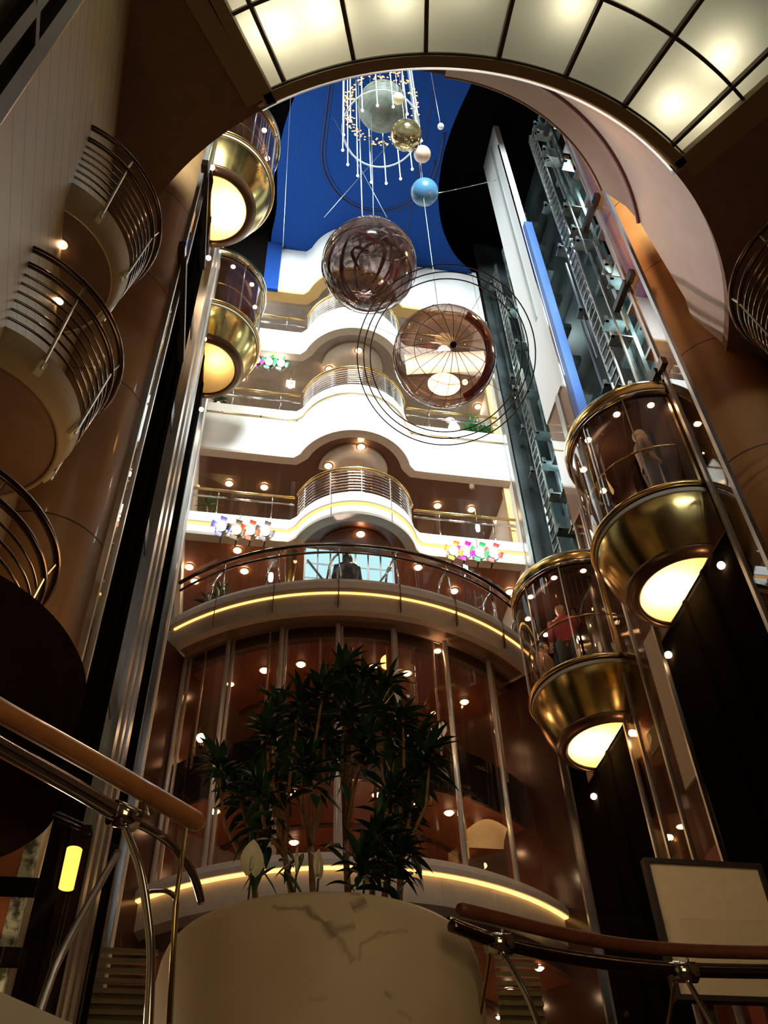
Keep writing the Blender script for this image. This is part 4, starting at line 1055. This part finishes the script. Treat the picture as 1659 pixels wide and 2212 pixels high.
def leaf(mb, base, d, L, w, droop, rnd):
    d = Vector(d).normalized(); up = Vector((0, 0, 1))
    side = d.cross(up)
    if side.length < .05: side = Vector((1, 0, 0))
    side = (side.normalized()+Vector((rnd.uniform(-.35, .35), rnd.uniform(-.35, .35), rnd.uniform(-.35, .35)))).normalized()
    p = Vector(base); n = 6; vs = []; dd = d.copy()
    prof = (.28, .75, 1., .95, .7, .35, .03)
    for i in range(n+1):
        ww = w*prof[i]/2; nn = side.cross(dd).normalized()
        vs += [p-side*ww, p-nn*ww*.35, p+side*ww]
        dd = (dd-up*droop/n).normalized(); p = p+dd*L/n
    mb.add(vs, [(3*i+q, 3*i+q+1, 3*i+4+q, 3*i+3+q) for i in range(n) for q in range(2)], True)
def rosette(mb, c, axis, n, L, w, rnd, droop=.9):
    axis = Vector(axis).normalized(); u = axis.cross(Vector((.2, .9, .3))).normalized(); v = axis.cross(u)
    for i in range(n):
        a = i*2.4+rnd.uniform(-.3, .3); t = i/n
        e = .25+1.35*t+rnd.uniform(-.15, .15)
        d = axis*math.cos(e)+(u*math.cos(a)+v*math.sin(a))*math.sin(e)
        leaf(mb, Vector(c)-axis*.09*t, d, L*rnd.uniform(.75, 1.1), w*rnd.uniform(.8, 1.1), droop*rnd.uniform(.5, 1.3), rnd)
rnd = random.Random(5)
sh = thing('shrub', 'dark leafy branching shrub growing in the marble planter', 'plant', (PCX, PCY, 3.33))
tops = [(745, 1435, 0), (790, 1455, .1), (700, 1480, -.1), (840, 1470, .15), (650, 1505, 0), (600, 1520, .1), (575, 1570, -.1), (640, 1570, .2), (700, 1560, .1), (760, 1520, -.15), (820, 1530, .1), (870, 1545, 0), (905, 1590, .1), (930, 1620, -.1), (860, 1610, .2), (790, 1590, -.2), (720, 1610, .2), (470, 1640, 0), (510, 1700, .05), (560, 1690, -.1), (600, 1660, .1), (885, 1680, .05), (850, 1700, -.1), (910, 1650, .15), (820, 1790, -.2), (855, 1830, -.15), (790, 1850, -.25), (560, 1770, .1), (880, 1760, .1), (660, 1640, -.2), (745, 1480, .1), (780, 1500, .25)]
bases = [(560, 1900), (585, 1905), (650, 1905), (690, 1900), (745, 1890), (780, 1900), (800, 1905), (835, 1900)]
fol = MB(); fol2 = MB()
import collections
stems = collections.defaultdict(list)
for i, (px, py, dy) in enumerate(tops):
    Yp = PCY+dy*2.0
    c = atY(px, py, Yp)
    b = min(range(len(bases)), key=lambda k: abs(bases[k][0]-(px*.55+700*.45))+rnd.uniform(0, 40))
    stems[b].append(c)
    ax = Vector((c.x-PCX, c.y-PCY, .9)).normalized()+Vector((rnd.uniform(-.25, .25), rnd.uniform(-.3, .1), 0))
    rosette(fol, c, ax, 21, .185, .046, rnd, 1.1)
    rosette(fol, c-ax.normalized()*.1, ax, 8, .18, .046, rnd, 1.5)
stm = []
for b, cs in stems.items():
    p0 = atY(bases[b][0], bases[b][1], PCY-.1+.05*(b % 3)); p0.z = 3.3
    mean = sum(cs, Vector())/len(cs)
    fork = p0+(mean-p0)*.45+Vector((rnd.uniform(-.05, .05), 0, 0))
    m = MB()
    mid = p0+(fork-p0)*.5+Vector((rnd.uniform(-.03, .03), rnd.uniform(-.03, .03), 0))
    m.tube([p0, mid, fork], [.02, .018, .015], 7)
    for c in cs:
        k = fork+(c-fork)*.5+Vector((rnd.uniform(-.05, .05), rnd.uniform(-.04, .04), -.03))
        m.tube([fork, k, c], [.013, .01, .007], 6)
    m.build('stem', barkm, sh)
# loose lower leaves
for (px, py) in ((590, 1820), (575, 1870), (860, 1860), (895, 1850), (880, 1890), (640, 1850), (700, 1840), (830, 1870), (610, 1880), (545, 1800), (900, 1700), (935, 1680), (745, 1690), (690, 1720)):
    for _ in range(4):
        leaf(fol, atY(px+rnd.uniform(-14, 14), py+rnd.uniform(-30, 10), PCY+rnd.uniform(-.3, .1)), (rnd.uniform(-1, 1), rnd.uniform(-1, .3), rnd.uniform(-1, .4)), .19, .045, 1., rnd)
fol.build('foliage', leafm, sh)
for i, (px, py, s_, lab) in enumerate(((545, 1858, 1., 'large open peace lily bloom at the left of the planter'), (641, 1860, .7, 'narrow peace lily bloom left of the shrub stems'), (688, 1870, .8, 'half turned peace lily bloom in the middle of the planter'), (786, 1875, .95, 'peace lily bloom at the right among shrub stems'))):
    c = atY(px, py, PCY-.45)
    o = thing('peace_lily', lab, 'flower', (c.x, c.y, 3.33), 'peace lilies')
    MB().tube([(c.x-.01, c.y+.02, 3.3), (c.x, c.y, c.z-.06)], .005, 6).build('stem', leafm, o)
    m = MB(); vs = []; turn = (.25, 1.25, .9, .7)[i]
    for j in range(9):
        t = j/8; w = .062*s_*math.sin(PI*min(1, t*.93+.07))**.75*(1-.25*t)
        z = c.z-.065*s_+.155*s_*t
        for k in (-1, -.5, 0, .5, 1):
            xx = w*k*math.cos(turn); yy = w*k*math.sin(turn)+.03*k*k*s_*(1-t)-.02*t
            vs.append((c.x+xx, c.y+yy, z))
    m.add(vs, [(5*j+k, 5*j+k+1, 5*j+6+k, 5*j+5+k) for j in range(8) for k in range(4)], True)
    m.build('spathe', spathem, o)
    MB().tube([(c.x, c.y-.015, c.z-.05), (c.x, c.y-.02, c.z-.02), (c.x, c.y-.022, c.z+.01)], [.007, .008, .005], 8).build('spadix', paleball, o)
def potplant(name, label, c, n, L, w, mat, pot=True, droop=.9, spread=.25):
    c = Vector(c); t = thing(name, label, 'plant', c)
    if pot:
        MB().lathe([(0, 0), (.13, 0), (.17, .28), (.15, .28), (.14, .25), (0, .25)], c, n=24).build('pot', darkframe, t)
    m = MB(); st_ = MB(); r_ = random.Random(int(c.x*100))
    for k in range(n):
        top = c+Vector((r_.uniform(-spread, spread), r_.uniform(-spread, spread), r_.uniform(.45, 1.1)))
        st_.tube([c+Vector((0, 0, .2)), (c+top)/2+Vector((0, 0, .1)), top], .01, 5)
        rosette(m, top, (top-c), 14, L, w, r_, droop)
    st_.build('stem', barkm, t); m.build('foliage', mat, t)
    return t
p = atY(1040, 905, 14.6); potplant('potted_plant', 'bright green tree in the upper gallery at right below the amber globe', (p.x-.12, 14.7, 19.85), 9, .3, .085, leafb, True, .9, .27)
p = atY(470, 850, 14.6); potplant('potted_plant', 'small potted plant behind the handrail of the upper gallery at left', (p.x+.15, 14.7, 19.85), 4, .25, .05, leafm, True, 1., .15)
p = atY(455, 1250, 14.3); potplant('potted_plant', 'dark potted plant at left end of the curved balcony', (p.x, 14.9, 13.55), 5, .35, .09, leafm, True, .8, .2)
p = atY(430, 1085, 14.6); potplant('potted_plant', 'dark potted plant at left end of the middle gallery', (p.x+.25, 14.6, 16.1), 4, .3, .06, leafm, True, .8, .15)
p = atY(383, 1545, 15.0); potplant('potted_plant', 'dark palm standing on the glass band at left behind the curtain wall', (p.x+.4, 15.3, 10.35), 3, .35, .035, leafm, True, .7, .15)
p = atY(985, 910, 14.5)
o = thing('glare_shape', 'tapered white shape standing for glare in the upper gallery beside the green tree', 'sculpture', (p.x-.1, 14.45, 19.8))
MB().lathe([(0, 0), (.34, 0), (.3, .15), (.2, .35), (.14, .5), (.16, .62), (.1, .8), (.0, .84)], (p.x-.1, 14.45, 19.8), n=28).build('body', white, o)  # white body that stands in for overexposed glare
MB().ball((p.x-.18, 14.42, 20.7), .09, 14, 10, (1.4, 1, .8)).build('top', white, o)
# glowing pale blue screen with grid behind the curved balcony
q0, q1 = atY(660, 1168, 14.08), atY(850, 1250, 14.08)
o = thing('gridded_screen', 'gridded pale blue glowing screen behind the curved balcony and the standing person', 'window', ((q0.x+q1.x)/2, 14.08, 13.1))
MB().box(q0.x, q1.x, 14.08, 14.11, 13.1, 15.38).build('pane', emat('pale_blue_pane', (.55, .88, .95), 1.1), o)
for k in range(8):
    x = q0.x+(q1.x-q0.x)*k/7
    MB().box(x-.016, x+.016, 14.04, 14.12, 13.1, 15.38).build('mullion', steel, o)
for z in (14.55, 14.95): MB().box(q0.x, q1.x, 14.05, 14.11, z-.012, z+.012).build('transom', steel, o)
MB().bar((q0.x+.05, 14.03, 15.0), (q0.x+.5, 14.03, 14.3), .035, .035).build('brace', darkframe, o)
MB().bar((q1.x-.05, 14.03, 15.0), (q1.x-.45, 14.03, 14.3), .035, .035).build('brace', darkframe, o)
p = atY(635, 1200, 14.3)
o = thing('brass_pillar', 'tapered brass pillar at left of the gridded screen', 'pillar', (p.x-.05, 14.3, 13.1))
MB().lathe([(.06, 0), (.07, 1.2), (.15, 2.3), (.0, 2.3)], (p.x-.05, 14.3, 13.1), n=24).build('shaft', gold, o)

# ================================================================== RAILINGS IN FRONT
def at3(pts, z): return [atZ(px, py, z) for px, py in pts]
def dense(pts, n=6):
    pts = [Vector(p) for p in pts]; out = []
    for i in range(len(pts)-1):
        p0 = pts[max(i-1, 0)]; p1 = pts[i]; p2 = pts[i+1]; p3 = pts[min(i+2, len(pts)-1)]
        for k in range(n):
            t = k/n
            out.append(.5*((2*p1)+(p2-p0)*t+(2*p0-5*p1+4*p2-p3)*t*t+(3*p1-p0-3*p2+p3)*t*t*t))
    out.append(pts[-1]); return out
hz = 3.4
o = thing('railing', 'near railing at lower left with thick varnished wooden handrail', 'railing', (-.4, 3.0, 0), 'foreground railings')
lh = dense(at3([(-160, 1440), (0, 1535), (120, 1602), (250, 1674), (360, 1737), (425, 1775)], hz))
MB().tube(lh+[lh[-1]+(lh[-1]-lh[-2]).normalized()*.02], [.037]*len(lh)+[.026], 14).build('handrail', railwood, o)
lc = dense(at3([(-160, 1520), (0, 1612), (90, 1662), (180, 1713), (262, 1762)], 3.28))
MB().tube(lc, .03, 12).build('chrome_rail', chrome, o)
J = lc[-1]
MB().tube([J-Vector((.03, .02, 0)), J+Vector((.05, .03, 0))], [.045, .04], 12).build('rail_joint', chrome, o)
def px3(pts, y0, y1):
    n = len(pts); return [atY(p[0], p[1], y0+(y1-y0)*i/(n-1)) for i, p in enumerate(pts)]
MB().tube(dense(px3([(262, 1765), (330, 1795), (375, 1830), (415, 1885), (436, 1950)], J.y, J.y+.35)), [.016]*25, 10).build('curved_brace', chrome, o)
MB().tube(dense(px3([(268, 1785), (300, 1870), (318, 1970), (326, 2080), (318, 2260)], J.y, J.y-.05)), .0145, 10).build('curved_leg', chrome, o)
MB().tube(dense(px3([(255, 1840), (190, 1955), (130, 2065), (100, 2140), (60, 2260)], J.y, J.y-.5)), .012, 10).build('curved_leg', steel, o)
MB().tube(dense(px3([(318, 1925), (360, 1925), (380, 1945), (378, 2000), (366, 2230)], J.y+.1, J.y+.2)), .009, 8).build('curved_brace', chrome, o)
MB().tube(px3([(310, 1735), (322, 1765)][::-1], J.y, J.y+.02), .009, 8).build('handrail_bracket', steel, o)
MB().tube(px3([(402, 1790), (378, 1960), (365, 2212)], J.y+.1, J.y+.15), .008, 8).build('glass_clip', brass, o)
gp = [atZ(x, y, 3.55) for x, y in ((160, 1560), (300, 1640), (415, 1710))]
m = MB(); m.sweep([(p.x, p.y+.06) for p in gp], [(0, 2.0), (0, 3.55), (-.012, 3.55), (-.012, 2.0)]); m.build('glass_panel', glass, o)
gp = [atZ(x, y, 2.9) for x, y in ((20, 2010), (200, 2060))]
m = MB(); m.sweep([(p.x, p.y) for p in gp], [(0, 1.6), (0, 2.9), (-.012, 2.9), (-.012, 1.6)]); m.build('glass_panel', glass, o)
o = thing('railing', 'near railing at lower right with reddish wooden handrail over chrome rail', 'railing', (2.5, 4.3, 0), 'foreground railings')
rh = dense(at3([(998, 1964), (1080, 1984), (1200, 2014), (1320, 2037), (1440, 2050), (1560, 2056), (1800, 2060), (2150, 2064)], hz))
MB().tube([rh[0]-(rh[1]-rh[0]).normalized()*.02]+rh, [.02]+[.031]*len(rh), 14).build('handrail', noisecol(pmat('reddish_wood', (.17, .05, .02), .45), (.15, .045, .016), (.2, .062, .024), 14), o)
rc = dense(at3([(975, 2000), (1085, 2040), (1200, 2066), (1320, 2084), (1440, 2096), (1560, 2101), (1800, 2104), (2150, 2107)], 3.25))
MB().tube(rc, .024, 12).build('chrome_rail', dkbar, o)
MB().tube([p+Vector((.0, .03, .045)) for p in rc], .008, 8).build('thin_rail', chrome, o)
for i, (px, py) in enumerate(((1075, 2038), (1475, 2100))):
    q = atZ(px, py, 3.25)
    MB().tube([q+Vector((-.05, 0, 0)), q+Vector((.06, .0, 0))], .045, 12).build('rail_joint', chrome, o)
    e = [(px+8, py+15), (px+45, py+80), (px+75, py+140), (px+105, py+230)]
    MB().tube(dense(px3(e, q.y, q.y-.2)), .013, 10).build('curved_leg', chrome, o)
    MB().tube(dense(px3([(px-18, py+20), (px-28, py+90), (px-50, py+220)], q.y, q.y+.3)), .009, 8).build('curved_leg', brass, o)
    MB().tube(px3([(px+8, py-30), (px+14, py)], q.y, q.y), .009, 8).build('handrail_bracket', chrome, o)
for seg in (((955, 1893), (1062, 1921)), ((1074, 1932), (1298, 1974)), ((1302, 1976), (1446, 1990)), ((1466, 1985), (2000, 1996))):
    gp = [atZ(seg[0][0], seg[0][1], 3.62), atZ((seg[0][0]+seg[1][0])/2, (seg[0][1]+seg[1][1])/2, 3.62), atZ(seg[1][0], seg[1][1], 3.62)]
    MB().sweep([(p.x, p.y) for p in gp], [(0, 2.2), (0, 3.62), (-.012, 3.62), (-.012, 2.2)]).build('glass_panel', glass, o)

# cream board at lower right
YS = 8.0
a0, a1 = atY(1400, 1865, YS), atY(1626, 1862, YS); b0 = atY(1470, 2150, YS)
o = thing('cream_board', 'large plain cream board with dark frame behind the right railing', 'board', ((a0.x+a1.x)/2, YS, b0.z))
x0, x1, z0, z1 = a0.x, a1.x+.02, b0.z, a0.z
MB().box(x0, x1, YS, YS+.04, z0, z1).build('panel', screenm, o)
for bx_ in ((x0-.045, x0, z0-.045, z1+.045), (x1, x1+.045, z0-.045, z1+.045)): MB().box(bx_[0], bx_[1], YS-.03, YS+.06, bx_[2], bx_[3]).build('frame_side', darkframe, o)
for bz in (z0-.045, z1): MB().box(x0, x1, YS-.03, YS+.06, bz, bz+.045).build('frame_rail', darkframe, o)
for k in (.25, .75):
    xx = x0+(x1-x0)*k
    MB().box(xx-.03, xx+.03, YS+.04, YS+.1, 0, z1-.1).build('leg', darkframe, o)
# lower left: wall lamp, orange wall, lattice, parapet
p = atY(152, 1876, 8.5)
o = thing('wall_lamp', 'glowing yellow wall lamp at lower left behind the railing leg', 'lamp', p)
MB().lathe([(.0, -.185), (.066, -.18), (.07, .18), (0, .185)], p, n=20).build('shade', sconce_e, o)
MB().box(p.x-.05, p.x+.05, p.y+.06, p.y+.14, p.z-.17, p.z+.17).build('back_plate', brass, o)
o = thing('service_column', 'dark square column carrying the yellow wall lamp at lower left', 'column', (p.x, p.y+.3, 0))
MB().box(p.x-.09, p.x+.09, p.y+.14, p.y+.3, 0, p.z+.5).build('shaft', drumm, o)
xa, xb = atY(50, 1840, 5.6).x, atY(80, 1840, 5.6).x
o = thing('lattice_screen', 'pale leaf patterned lattice strip at the left edge below the dark drum', 'screen', (xa, 5.6, 0))
MB().box(xa, xb, 5.6, 5.66, 0, 4.6).build('panel', noisecol(pmat('leaf_print', (.4, .42, .3), .6), (.08, .08, .04), (.7, .72, .55), 14, lo=.42, hi=.55), o)
for y_, nm_ in ((1912, 'a'), (2065, 'b')):
    z = atY(20, y_, 5.5).z
    MB().box(xa-.5, xb+.1, 5.48, 5.56, z-.04, z+.04).build('rail', black, o)
o = tag(MB().box(xa-.6, xa-.005, 5.62, 5.7, 0, 4.6).build('orange_panel', orangew), 'plain orange wall panel at the lower left edge behind the lattice', 'panel')
light('corner_lamp', 'POINT', (xa+.1, 4.9, 3.2), 9, (1., .7, .45), .1)
p0, p1 = atZ(-60, 2150, 2.35), atZ(140, 2235, 2.35)
o = tag(MB().bar((p0.x, p0.y, 1.0), (p1.x, p1.y, 1.0), .12, 2.7).build('stair_parapet', beige), 'beige parapet end at the bottom left corner', 'parapet')
# louvred ground floor fronts
q0, q1 = atY(1075, 2135, 12.6), atY(1180, 2215, 12.6)
o = thing('louvre_panel', 'green brown louvred panel low behind the right railing', 'panel', ((q0.x+q1.x)/2, 12.6, q1.z))
MB().box(q0.x, q1.x, 12.62, 12.66, 0, q0.z).build('back', pmat('olive_back', (.2, .17, .09), .6), o)
for k in range(12): MB().box(q0.x, q1.x, 12.57, 12.62, q1.z-.5+k*.12, q1.z-.44+k*.12).build('slat', pmat('olive_slat', (.3, .26, .14), .5) if 'olive_slat' not in MATS else MATS['olive_slat'], o)
q0, q1 = atY(140, 2130, 12.6), atY(320, 2215, 12.6)
o = thing('louvre_panel', 'green brown louvred panel low behind the left railing', 'panel', ((q0.x+q1.x)/2, 12.6, q1.z))
MB().box(q0.x, q1.x, 12.62, 12.66, 0, q0.z).build('back', MATS['olive_back'], o)
for k in range(12): MB().box(q0.x, q1.x, 12.57, 12.62, q1.z-.5+k*.12, q1.z-.44+k*.12).build('slat', MATS['olive_slat'], o)

# ================================================================== PEOPLE
def person(label, loc, rz, shirt, legsm, hair, pose='stand', long_hair=False):
    """body: one skinned surface; facing local -y"""
    t = thing('person', label, 'person', loc)
    V = []; E_ = []; R = []
    def nd(p, r, par=None):
        V.append(p); R.append(r)
        if par is not None: E_.append((par, len(V)-1))
        return len(V)-1
    pel = nd((0, 0, .95), (.15, .11)); sp = nd((0, .0, 1.12), (.14, .105), pel); chs = nd((0, .0, 1.32), (.17, .12), sp)
    nk0 = nd((0, .0, 1.46), (.075, .07), chs); nk = nd((0, -.01, 1.52), (.052, .055), nk0)
    hd = nd((0, -.015, 1.6), (.075, .085), nk); hd2 = nd((0, -.015, 1.68), (.08, .098), hd); nd((0, -.005, 1.75), (.05, .06), hd2)
    nd((0, -.115, 1.62), (.014, .016), hd)      # nose
    for s in (-1, 1):
        nd((s*.085, 0, 1.63), (.012, .022), hd)  # ears
        hip = nd((s*.095, 0, .86), (.095, .1), pel); kn = nd((s*.1, -.02, .48), (.058, .06), hip); an = nd((s*.1, .02, .09), (.037, .04), kn)
        nd((s*.11, -.13, .03), (.036, .025), an)
        sh = nd((s*.19, 0, 1.41), (.062, .062), chs)
        if pose == 'lean': pts = ((s*.25, -.05, 1.15), (s*.17, -.27, 1.06), (s*.12, -.35, 1.07))
        elif pose == 'reach' and s > 0: pts = ((.27, -.06, 1.2), (.25, -.28, 1.18), (.24, -.36, 1.2))
        else: pts = ((s*.25, .02, 1.13), (s*.27, -.06, .88), (s*.275, -.08, .8))
        el = nd(pts[0], (.043, .043), sh); wr = nd(pts[1], (.029, .029), el); pm = nd(pts[2], (.03, .02), wr)
        d = (Vector(pts[2])-Vector(pts[1])).normalized(); sd = d.cross(Vector((0, 1, .2))).normalized()
        for k, L in ((-1.5, .06), (-.5, .072), (.5, .068), (1.5, .055)):
            b = Vector(pts[2])+d*.035+sd*k*.018
            f1 = nd(tuple(b), (.009, .009), pm); f2 = nd(tuple(b+d*L*.5+Vector((0, -.006, 0))), (.008, .008), f1)
            nd(tuple(b+d*L*.85+Vector((0, -.018, -.004))), (.007, .007), f2)
        th = nd(tuple(Vector(pts[1])+d*.03+Vector((-s*.03, -.015, 0))), (.01, .01), wr)
        nd(tuple(Vector(pts[1])+d*.075+Vector((-s*.045, -.03, 0))), (.008, .008), th)
    me = bpy.data.meshes.new('body'); me.from_pydata(V, E_, [])
    ob = bpy.data.objects.new('body', me); COL.objects.link(ob); ob.parent = t
    sk = ob.modifiers.new('skin', 'SKIN'); sk.use_smooth_shade = True
    for i, sv in enumerate(me.skin_vertices[0].data): sv.radius = R[i]; sv.use_root = (i == 0)
    ob.modifiers.new('sub', 'SUBSURF').levels = 2; ob.modifiers['sub'].render_levels = 2
    me.materials.append(skinm)
    # clothing shells
    def L(prof, mat, nm, sy=.7):
        m = MB().lathe(prof, n=32); m.v = [Vector((p.x, p.y*sy, p.z)) for p in m.v]
        q = m.build(nm, mat); q.parent = t; return q
    if pose == 'lean':
        L([(.2, .78), (.235, .9), (.225, 1.1), (.24, 1.3), (.225, 1.41), (.12, 1.5), (.06, 1.53)], shirt, 'jacket')
    else:
        L([(.165, .9), (.17, 1.05), (.185, 1.3), (.19, 1.38), (.12, 1.48), (.065, 1.5)], shirt, 'shirt')
    for s in (-1, 1):
        sh = (s*.19, 0, 1.41)
        if pose == 'lean': pts = ((s*.25, -.05, 1.15), (s*.18, -.24, 1.07))
        elif pose == 'reach' and s > 0: pts = ((.27, -.06, 1.2), (.255, -.2, 1.185))
        else: pts = ((s*.25, .02, 1.13), (s*.265, -.03, .98))
        q = MB().tube([sh, pts[0], pts[1]], [.078, .06, .046], 12).build('sleeve', shirt); q.parent = t
        q = MB().tube([(s*.09, 0, .95), (s*.1, -.02, .48), (s*.1, .015, .07)], [.115, .078, .062], 14).build('trouser_leg', legsm); q.parent = t
    q = MB().ball((0, -.012, 1.66), .108, 20, 14, (.88, 1., 1.08))
    q.v = [p if (p.y > -.05 or p.z > 1.71) else Vector((p.x*.8, -.05, p.z)) for p in q.v]
    if long_hair:
        q.lathe([(.06, 1.36), (.1, 1.45), (.105, 1.6), (.06, 1.7)], (0, .035, 0), -.2, PI+.2, 20)
    q = q.build('hair', hair); q.parent = t
    t.rotation_euler = (0, 0, rz)
    return t
p = atY(748, 1240, 14.6)
p = atY(748, 1240, 13.75)
person('person with long dark hair in dark jacket, back turned, on the curved balcony', (p.x, 13.62, 13.1), PI, jacket, trousers, hairm, 'lean', True)
cx_, cy_, cz_ = CARS[3][0]
person('person in red shirt standing in the lower right elevator car', (cx_-.42, cy_-.15, cz_+.95), -.5, redshirt, trousers, hairm, 'reach')
person('person in tan shirt near the glass of the lower right elevator car', (cx_-.62, cy_+.45, cz_+.55), .8, tanshirt, trousers, hairm)
cx_, cy_, cz_ = CARS[2][0]
person('grey haired person at the back of the large nearest right elevator car', (cx_-.3, cy_-.5, cz_+.95), 1.2, noisecol(pmat('grey_pink_shirt', (.3, .22, .2), .7), (.2, .13, .12), (.4, .3, .27), 20), trousers, hairg)

# ================================================================== LIGHT
w = bpy.data.worlds.new('world'); scene.world = w; w.use_nodes = True
w.node_tree.nodes['Background'].inputs[0].default_value = (.5, .3, .18, 1)
w.node_tree.nodes['Background'].inputs[1].default_value = .02
# unseen window on the near side, added to let daylight in
win = MB()
for k in range(8): win.box(-2.4+1.37*k-.04, -2.4+1.37*k+.04, 4.85, 4.95, 17, 28.4)
for z in (17, 20.2, 23.4, 28.4): win.box(-2.4, 7.2, 4.84, 4.96, z-.05, z+.05)
struct('unseen_window', win, steel)
nw = MB().box(-6, 10, 3.3, 3.5, 13.35, 17).box(-6, 10, 3.3, 4.95, 16.9, 17).box(-6, 10, 4.85, 4.95, 28.4, 29.8).box(-6, -2.4, 4.85, 4.95, 17, 28.4).box(7.2, 10, 4.85, 4.95, 17, 28.4)
nw.box(-6, 10, 4.85, 5.6, 29.7, 29.8)
struct('wall_near_upper', nw, soffit)
sw = MB().box(-5.1, -5, -2, 19, 0, 29.8).box(10, 10.1, -2, 19, 0, 29.8)
struct('wall_side', sw, soffit)
struct('wall_behind', MB().box(-5.1, 10.1, -2.1, -2, 0, 13.6).box(-5.1, 10.1, -2, 1.2, 13.75, 13.9), soffit)
sun = bpy.data.lights.new('daylight', 'SUN'); sun.energy = 13; sun.color = (.88, .98, 1.); sun.angle = .42
so_ = bpy.data.objects.new('daylight', sun); COL.objects.link(so_)
so_.rotation_euler = Vector((.05, 1, -.22)).to_track_quat('-Z', 'Y').to_euler()
for y, z in ((8.6, 16.5), (8.6, 22), (12.6, 17), (12.6, 22.5)):
    light('hoistway_fill', 'POINT', (XR+.9, y, z), 60, (.75, 1., 1.), .2)  # added cool fill inside the hoistway, no fitting modelled
# warm fills added for the lower decks, no such lamps built
light('deck_fill', 'POINT', (2.2, 6.5, 5.6), 24, (1., .62, .32), .4)
light('deck_fill', 'POINT', (1.2, 1.2, 5.2), 10, (1., .72, .4), .4)
light('deck_fill', 'POINT', (-.6, 5.8, 6.5), 20, (1., .55, .25), .3)
light('well_lamp', 'POINT', (4.7, 6.9, 17.2), 90, (1., .42, .12), .2)
light('board_fill', 'SPOT', (3.2, 4.2, 7.6), 130, (1., .78, .5), .1, target=(4.5, 8, 5.2), spot=.6)  # added spot that brightens the cream board
light('pier_fill', 'AREA', (-2.35, 11, 22.5), 620, (.85, .97, 1.), 5.0, target=(5, 10.9, 22.5), sy=8)  # added area light to whiten the pier, no window behind it
light('front_fill', 'AREA', (1.5, -1.2, 3.6), 36, (1., .74, .42), 2.5, target=(1.2, 4.5, 2.8))  # added fill from behind the camera for the planter
for x in (-.2, 2.2, 4.6):  # fills added to brighten ceilings and interiors, no fittings modelled
    light('lobby_fill', 'POINT', (x, 15.0, 10.9), 14, (1., .5, .25), .3)
    light('lobby_fill', 'POINT', (x, 15.0, 8.5), 13, (1., .5, .25), .3)
    light('gallery_fill', 'POINT', (x, 15.3, 16.4), 22, (1., .62, .38), .25)
    light('gallery_fill', 'POINT', (x, 15.2, 13.9), 22, (1., .55, .3), .25)
    light('gallery_fill', 'POINT', (x, 15.6, 20.2), 30, (1., .75, .55), .25)
    light('gallery_fill', 'POINT', (x, 15.6, 23.6), 30, (1., .8, .62), .25)
    light('ground_fill', 'POINT', (x, 15.0, 4.5), 30, (1., .5, .22), .3)
# pink stage wash on the pale funnel bulkhead
light('stage_wash', 'SPOT', (1.6, 13.2, 15.4), 1300, (1., .76, .74), .2, target=(6.1, 6.2, 14.4), spot=.7)
light('globe_wash', 'SPOT', (4.9, 13.3, 15.4), 160, (1., .2, .25), .15, target=c2, spot=.25)

for o in list(bpy.data.objects):
    if '_o' in o: del o['_o']
vs_ = scene.view_settings
vs_.view_transform = 'Standard'; vs_.look = 'None'; vs_.gamma = 1.0; vs_.use_curve_mapping = False
vs_.exposure = 0.0
